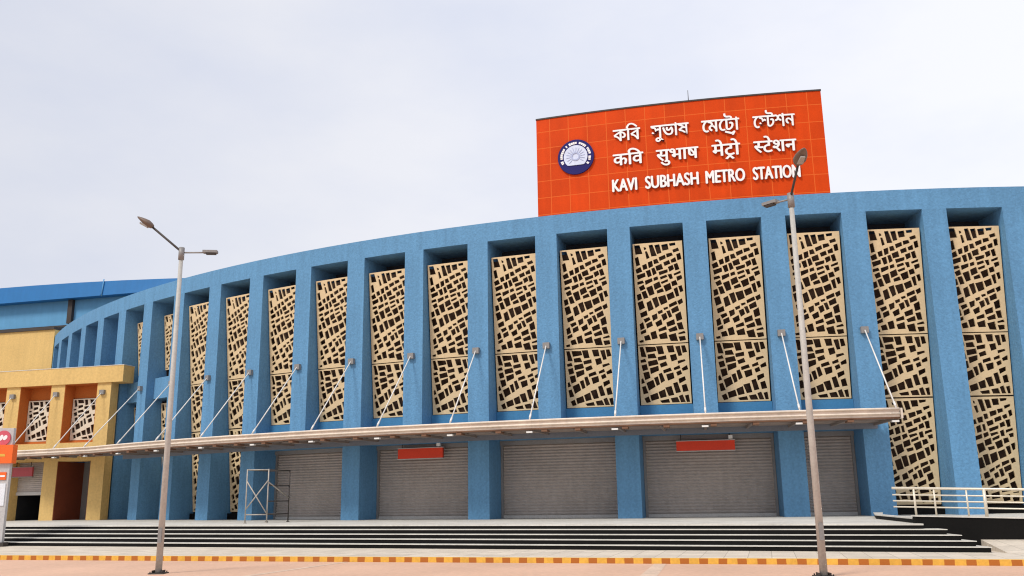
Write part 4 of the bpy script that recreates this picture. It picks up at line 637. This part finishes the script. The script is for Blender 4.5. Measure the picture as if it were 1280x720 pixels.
for keys, k0, k1 in ((['b1'], 14.83, 15.205), (['b2'], 15.346, 15.856), (['b3', 'b3x'], 16.02, 16.52), (['b4', 'b4x'], 16.69, 17.235)):
    word(keys, k0, k1, 16.93, .86, 'lettering', .017)
for keys, k0, k1 in ((['h1'], 14.815, 15.232), (['h2'], 15.40, 15.964), (['h3', 'h3x', 'h3y'], 16.135, 16.507), (['h4', 'h4x'], 16.675, 17.226)):
    word(keys, k0, k1, 15.80, .82, 'lettering', .02)
for keys, k0, k1 in ((['e1'], 14.79, 15.13), (['e2'], 15.235, 15.944), (['e3'], 16.03, 16.542), (['e4'], 16.638, 17.244)):
    word(keys, k0, k1, 14.60, .80, 'lettering', .024)
# round emblem: navy disc, pale wheel cut by a chord, ring of small white lettering (too small to read), navy base
EK, EZ, ER = 14.302, 16.43, .82
def emb(poly, d0, d1, name, m, parent):
    bm = NB(); hexa(bm, [cp(EK + x / 3.231, d0, EZ + z) for x, z in poly] + [cp(EK + x / 3.231, d1, EZ + z) for x, z in poly]); return obj(name, bm, m, parent)
circ = lambda r, a0=0, a1=2 * pi, n=40: [(r * cos(a0 + (a1 - a0) * i / n), r * sin(a0 + (a1 - a0) * i / n)) for i in range(n)]
em = emb(circ(ER), SD + .002, SD + .09, 'emblem', NAVY, sg)
emb([(x, max(z, -.40)) for x, z in circ(.54)], SD + .09, SD + .12, 'emblem_wheel', PALEBL, em)
bm = NB()
for a_ in range(18):
    a = 2 * pi * a_ / 18 + .1
    if sin(a) * .4 < -.3: continue
    d = Vector((cos(a), sin(a))); t = Vector((-d.y, d.x)) * .010
    pl = [d * .22 - t, d * .42 - t, d * .42 + t, d * .22 + t]
    hexa(bm, [cp(EK + p.x / 3.231, SD + .12, EZ + p.y) for p in pl] + [cp(EK + p.x / 3.231, SD + .135, EZ + p.y) for p in pl])
for i in range(28):
    a, b = 2 * pi * i / 28, 2 * pi * (i + 1) / 28
    pl = [(r * cos(t), r * sin(t)) for r, t in ((.14, a), (.20, a), (.20, b), (.14, b))]
    hexa(bm, [cp(EK + p[0] / 3.231, SD + .12, EZ + p[1]) for p in pl] + [cp(EK + p[0] / 3.231, SD + .14, EZ + p[1]) for p in pl])
obj('emblem_spokes', bm, MIDBL, em)
bm = NB(); rnd = random.Random(3); a = radians(208)
while a > radians(-32):
    w_ = radians(rnd.uniform(4, 8)); r0, r1 = .585 + rnd.uniform(0, .02), .71 - rnd.uniform(0, .02)
    pl = [(r * cos(t), r * sin(t)) for r, t in ((r0, a), (r1, a), (r1, a - w_), (r0, a - w_))]
    hexa(bm, [cp(EK + p[0] / 3.231, SD + .09, EZ + p[1]) for p in pl] + [cp(EK + p[0] / 3.231, SD + .115, EZ + p[1]) for p in pl])
    a -= w_ + radians(1.6 if rnd.random() < .8 else 9)
obj('emblem_lettering', bm, WHITE, em)
bm = NB(); tube(bm, cp(15.875, -.6, 18.54), cp(15.875, -.6, 19.26), .02, .012, 6); ring(bm, 15.855, 15.895, -.53, -.67, 18.54, 18.58)
lr = obj('lightning_rod', bm, DARKST); tag(lr, 'thin lightning rod standing on top of the orange sign', 'lightning rod')

# ------------------------------------------------------------------ red boards hung over the doors
def red_sign(k0, k1, z0, z1, d, label, pole):
    t = thing('hanging_sign', label, 'sign', cp((k0 + k1) / 2, d, z0), 0, 'red boards hung over the entrances')
    bm = NB(); ring(bm, k0, k1, d + .06, d - .06, z0, z1); obj('board', bm, RED, t)
    bm = NB(); ring(bm, k0 - .006, k1 + .006, d + .075, d - .075, z0 - .035, z0 - .002); ring(bm, k0 - .006, k1 + .006, d + .075, d - .075, z1 + .002, z1 + .03); obj('trim', bm, SHUTW, t)
    bm = NB()
    for k in (k0 + .06, k1 - .06): tube(bm, cp(k, d, z1 + .02), cp(k, d, 4.06), .02, n=6)
    obj('hanger', bm, DARKST, t)
    bm = NB(); ring(bm, k1 - .075, k1 - .025, d + .2, d + .05, z1 + .06, z1 + .2); obj('sign_bracket', bm, WHITEM, t)  # bracket at the top right of the board
red_sign(11.45, 12.175, 3.40, 3.85, -1.0, 'red board over the second wide shutter, left of the middle blue pier', 1)
red_sign(15.45, 16.19, 3.38, 3.77, -1.0, 'longer red board over the widest shutter below the orange rooftop sign', 1)
t = thing('hanging_sign', 'faded dull red board over the half open doorway of the yellow block', 'sign', ROOTM[an.name] @ Vector((-5.6, -.1, 3.2)), YA, 'red boards hung over the entrances')
bm = NB(); box(bm, -.70, .68, -.08, .04, 0, .52); obj('board', bm, PINKR, t, local=True)
bm = NB(); box(bm, -.72, .70, -.1, .06, -.035, -.002); box(bm, -.72, .70, -.1, .06, .522, .555); obj('trim', bm, GREY, t, local=True)
bm = NB(); tube(bm, (-.5, 0, .54), (-.5, 0, .83), .02, n=6); tube(bm, (.5, 0, .54), (.5, 0, .83), .02, n=6); obj('hanger', bm, DARKST, t, local=True)

# ------------------------------------------------------------------ ramp wall, handrail, plinth at the right
bm = NB()
def wl(x): return 25.40 - .29 * (x - 11.35)
def ztop(x): return .90 - .03 * (x - 11.35)
a, b = 11.36, 30.0
hexa(bm, [Vector(p) for p in ((a, wl(a), -.05), (b, wl(b), -.05), (b, wl(b) + .22, -.05), (a, wl(a) + .22, -.05),
                              (a, wl(a), ztop(a)), (b, wl(b), ztop(b)), (b, wl(b) + .22, ztop(b)), (a, wl(a) + .22, ztop(a)))])
rw = thing('ramp_wall', 'low black granite ramp wall with a pale coping right of the steps', 'wall', (11.6, wl(11.6), 0))
obj('wall_face', bm, GRAN, rw)
bm = NB(); hexa(bm, [Vector(p) for p in ((a - .03, wl(a) - .03, ztop(a)), (b, wl(b) - .03, ztop(b)), (b, wl(b) + .25, ztop(b)), (a - .03, wl(a) + .25, ztop(a)),
                              (a - .03, wl(a) - .03, ztop(a) + .035), (b, wl(b) - .03, ztop(b) + .035), (b, wl(b) + .25, ztop(b) + .035), (a - .03, wl(a) + .25, ztop(a) + .035))])
obj('coping', bm, TREAD, rw)
RAILM = mat('polished_rail', (.70, .64, .52), .4, .25, var=.08)
pl = thing('low_kerb_wall', 'low black granite kerb with a pale top beneath the lattice beside the last shutter', 'wall', (11.8, 28, ZP))
pa, pb = (12.15, 30.2), (11.40, 25.66)
bm = NB(); prism(bm, [pa, pb, (pb[0] + .2, pb[1]), (pa[0] + .2, pa[1])], ZP, .825, 0)
prism(bm, [(pa[0], pa[1]), (pa[0] + .2, pa[1]), (13.6, 33.2), (13.3, 33.2)], ZP, .825, 0); obj('wall_face', bm, GRAN, pl)
bm = NB(); prism(bm, [(pa[0] - .03, pa[1]), (pb[0] - .03, pb[1] + .02), (pb[0] + .23, pb[1] + .02), (pa[0] + .23, pa[1])], .825, .86, 0)
prism(bm, [(pa[0] - .03, pa[1]), (pa[0] + .23, pa[1]), (13.63, 33.2), (13.27, 33.2)], .825, .86, 0); obj('coping', bm, TREAD, pl)
# the paving rises gently to the foot of the wall
bm = NB(); l = bm.loops.layers.uv.new('UVMap')
fs = hexa(bm, [Vector(p) for p in ((12.66, fl(12.66) + .02, -.1), (34, 15.6, -.1), (34, wl(34) - .01, -.1), (12.9, wl(12.9) - .01, -.1),
                                   (12.66, fl(12.66) + .02, .008), (34, 15.6, .008), (34, wl(34) - .01, .26), (12.9, wl(12.9) - .01, .26))])
for f in fs:
    for lp in f.loops: lp[l].uv = (lp.vert.co.x, lp.vert.co.y)
struct(obj('ramp_apron', bm, PAVE))
hr = thing('handrail', 'stainless steel handrail with four rails along the black ramp wall', 'railing', (13.4, wl(13.4) + .11, .80))
def hrp(x, h): return Vector((x, wl(x) + .11, ztop(x) + .035 + h))
for h, r in ((.76, .036), (.57, .021), (.40, .021), (.23, .021)):
    bm = NB(); path_tube(bm, [hrp(10.86, h), hrp(16, h), hrp(20, h), hrp(29.8, h)], r); obj('rail', bm, RAILM, hr)
for x, r in ((11.42, .03), (11.93, .025), (12.74, .025), (13.18, .045), (14.4, .03), (16.0, .03), (17.5, .03), (19, .03), (20.5, .03), (22, .03), (23.5, .03), (25, .03), (26.5, .03), (28, .03)):
    bm = NB(); tube(bm, hrp(x, 0), hrp(x, .755), r); obj('post', bm, RAILM, hr)

# ------------------------------------------------------------------ street lamps
def lamp(loc, H, up_end, lo_end, label, head_tilt):
    t = thing('street_lamp', label, 'street lamp', loc, 0, 'double arm street lamps along the road')
    L = lambda n_, bm, m, **k: obj(n_, bm, m, t, local=True, **k)
    bm = NB(); tube(bm, (0, 0, .03), (0, 0, H), .088, .056, 8); L('pole', bm, POLEM)
    bm = NB(); box(bm, -.19, .19, -.19, .19, 0, .025)
    for sx in (-1, 1):
        for sy in (-1, 1): tube(bm, (sx * .15, sy * .15, .025), (sx * .15, sy * .15, .06), .015, n=6)
        box(bm, sx * .115 - .008, sx * .115 + .008, -.13, .13, .025, .085)
    L('base_plate', bm, DARKST)
    bm = NB(); tube(bm, (0, 0, H - .28), (0, 0, H + .06), .078, n=10); L('pole_cap', bm, GREY)
    bm = NB(); box(bm, -.045, .045, -.10, -.07, .75, 1.10); L('access_door', bm, GREY)
    U = Vector(up_end); E = Vector((U.x, U.y, 0)).normalized()
    bm = NB(); path_tube(bm, [Vector((0, 0, H - .05)), Vector((U.x * .12, U.y * .12, H + .03)), Vector((U.x, U.y, H + U.z))], .030); L('upper_arm', bm, DARKST)
    # tapered lantern
    ax = (E * cos(head_tilt) + Vector((0, 0, sin(head_tilt)))).normalized(); sd_ = ax.cross(Vector((0, 0, 1))).normalized(); un = sd_.cross(ax)
    P0 = Vector((U.x, U.y, H + U.z)) - ax * .05
    bm = NB(); rings = []
    for s, w, h, dz in ((-.02, .05, .05, 0), (.04, .11, .085, 0), (.14, .155, .105, .01), (.26, .145, .085, .02), (.36, .11, .06, .03), (.45, .06, .03, .04), (.49, .01, .01, .045)):
        rings.append([bm.verts.new(P0 + ax * s + sd_ * (w * cos(2 * pi * i / 14)) + un * (dz + h * sin(2 * pi * i / 14) * (1 if sin(2 * pi * i / 14) > 0 else .8))) for i in range(14)])
    for i in range(len(rings) - 1):
        for j in range(14): bm.faces.new((rings[i][j], rings[i][(j + 1) % 14], rings[i + 1][(j + 1) % 14], rings[i + 1][j]))
    bm.faces.new(rings[0]); bm.faces.new(rings[-1])
    hd = L('lamp_head', bm, LAMPH, smooth=True)
    bm = NB(); c0 = P0 + ax * .21 - un * .07; 
    hexa(bm, [c0 + ax * a_ + sd_ * b_ + un * c_ for c_ in (-.02, .02) for a_, b_ in ((-.11, -.07), (.12, -.05), (.12, .05), (-.11, .07))])
    o = obj('lens', bm, LENS, None); o.data.transform(Matrix.Translation(-Vector(hd.location))); o.parent = hd
    V = Vector(lo_end); D = Vector((V.x, V.y, 0)); Dn = D.normalized(); sl = Vector((-Dn.y, Dn.x, 0))
    bm = NB(); tube(bm, (0, 0, H - .08), (D.x, D.y, H - .08 + V.z), .022, n=8); L('lower_arm', bm, GREY)
    bm = NB(); c0 = Vector((D.x, D.y, H - .08 + V.z)) 
    hexa(bm, [c0 + Dn * a_ + sl * b_ + Vector((0, 0, c_)) for c_ in (-.02, .05) for a_, b_ in ((-.30, -.085), (.08, -.085), (.08, .085), (-.30, .085))]); L('flat_lamp_head', bm, GREY)
    bm = NB(); hexa(bm, [c0 + Dn * a_ + sl * b_ + Vector((0, 0, c_)) for c_ in (-.055, -.022) for a_, b_ in ((-.22, -.07), (.04, -.07), (.04, .07), (-.22, .07))]); L('flat_lens', bm, DARKST)
    return t
POLEM = mat('pole_paint', (.47, .45, .41), .6, .05, var=.1, scale=3, fvar=.1, streak=.08)
LAMPH = mat('lamp_housing_brown', (.16, .115, .09), .55, .1, var=.15, scale=5)
LENS = mat('lamp_lens', (.34, .31, .28), .3, var=.1)
lamp((-9.08, 22.45, -.132), 8.44, (-.84, -.12, .66), (.86, .1, .02), 'grey double arm street lamp before the left end of the blue building', radians(28))
lamp((6.42, 19.01, -.132), 8.50, (.03, -.64, .56), (-.42, .50, .04), 'grey double arm street lamp whose head overlaps the orange sign', radians(20))

# ------------------------------------------------------------------ scaffold
sf = thing('scaffold', 'rusty pale tube scaffold frame standing by the first rolling shutter', 'scaffold', (-10.9, 37.6, ZP))
SP = [(-11.45, 36.85), (-10.55, 36.85), (-10.12, 38.6), (-11.05, 38.6)]
SCAF = mat('scaffold_tube', (.40, .36, .31), .6, .2, var=.25, scale=4)
for j, (x, y) in enumerate(SP):
    bm = NB(); tube(bm, (x, y, ZP), (x, y, 2.93), .028, n=8); tube(bm, (x, y, ZP), (x, y, ZP + .03), .07, n=8); obj('post', bm, SCAF if j < 2 else DARKST, sf)
for z in (1.06, 2.90):
    for a_, b_ in ((0, 1), (1, 2), (2, 3), (3, 0)):
        bm = NB(); tube(bm, (*SP[a_], z), (*SP[b_], z), .024, n=8); obj('ledger', bm, SCAF if a_ == 0 else DARKST, sf)
for z in (1.6, 2.25):
    bm = NB(); tube(bm, (*SP[1], z), (*SP[2], z), .025, n=8); obj('ledger', bm, DARKST, sf)
for a_, b_, z0, z1 in ((0, 1, 2.45, 1.1), (0, 1, 1.25, 2.45), (1, 2, 2.4, 1.75)):
    bm = NB(); tube(bm, (SP[a_][0], SP[a_][1] - .05, z0), (SP[b_][0], SP[b_][1] - .05, z1), .026, n=8); obj('brace', bm, SCAF, sf)

# ------------------------------------------------------------------ pylon sign at the left edge
py = thing('pylon_sign', 'tall grey and orange information pylon with a round red emblem at the left edge', 'sign', (-21.3, 35.4, 0))
def pbox(name, m, x0, x1, y0, y1, z0, z1, parent=py):
    bm = NB(); box(bm, x0, x1, y0, y1, z0, z1); return obj(name, bm, m, parent)
pbox('base', DARKST, -22.3, -20.42, 35.1, 35.45, 0, .16)
pbox('body', PYL, -22.2, -20.58, 35.25, 35.42, .16, 4.67)
pbox('orange_header', ORANGE, -22.3, -20.46, 35.12, 35.45, 3.25, 3.99)
pbox('orange_stripe', ORANGE, -22.2, -20.68, 35.215, 35.25, 2.60, 2.90)
pbox('white_line', WHITE, -22.2, -20.72, 35.205, 35.215, 2.71, 2.78)
pbox('map_panel', PYLW, -22.2, -20.66, 35.22, 35.25, 1.58, 2.45)
pbox('map_drawing', MIDBL, -21.3, -20.95, 35.212, 35.22, 1.85, 2.15)
pbox('header_lettering', YKERB, -21.6, -20.75, 35.112, 35.12, 3.52, 3.62)
bm = NB(); n = 24
hexa(bm, [Vector((-20.95 + .29 * cos(2 * pi * i / n), 35.2, 4.27 + .30 * sin(2 * pi * i / n))) for i in range(n)] + [Vector((-20.95 + .29 * cos(2 * pi * i / n), 35.248, 4.27 + .30 * sin(2 * pi * i / n))) for i in range(n)])
e_ = obj('emblem', bm, PINK, py)
bm = NB()
for cx_, rx_, rz_ in ((-21.03, .075, .12), (-20.87, .085, .10)):
    pts = [(cx_ + rx_ * cos(a) + .03 * sin(a), 4.28 + rz_ * sin(a)) for a in [2 * pi * i / 16 for i in range(16)]]
    hexa(bm, [Vector((x, 35.19, z)) for x, z in pts] + [Vector((x, 35.2, z)) for x, z in pts])
obj('emblem_mark', bm, WHITE, e_)
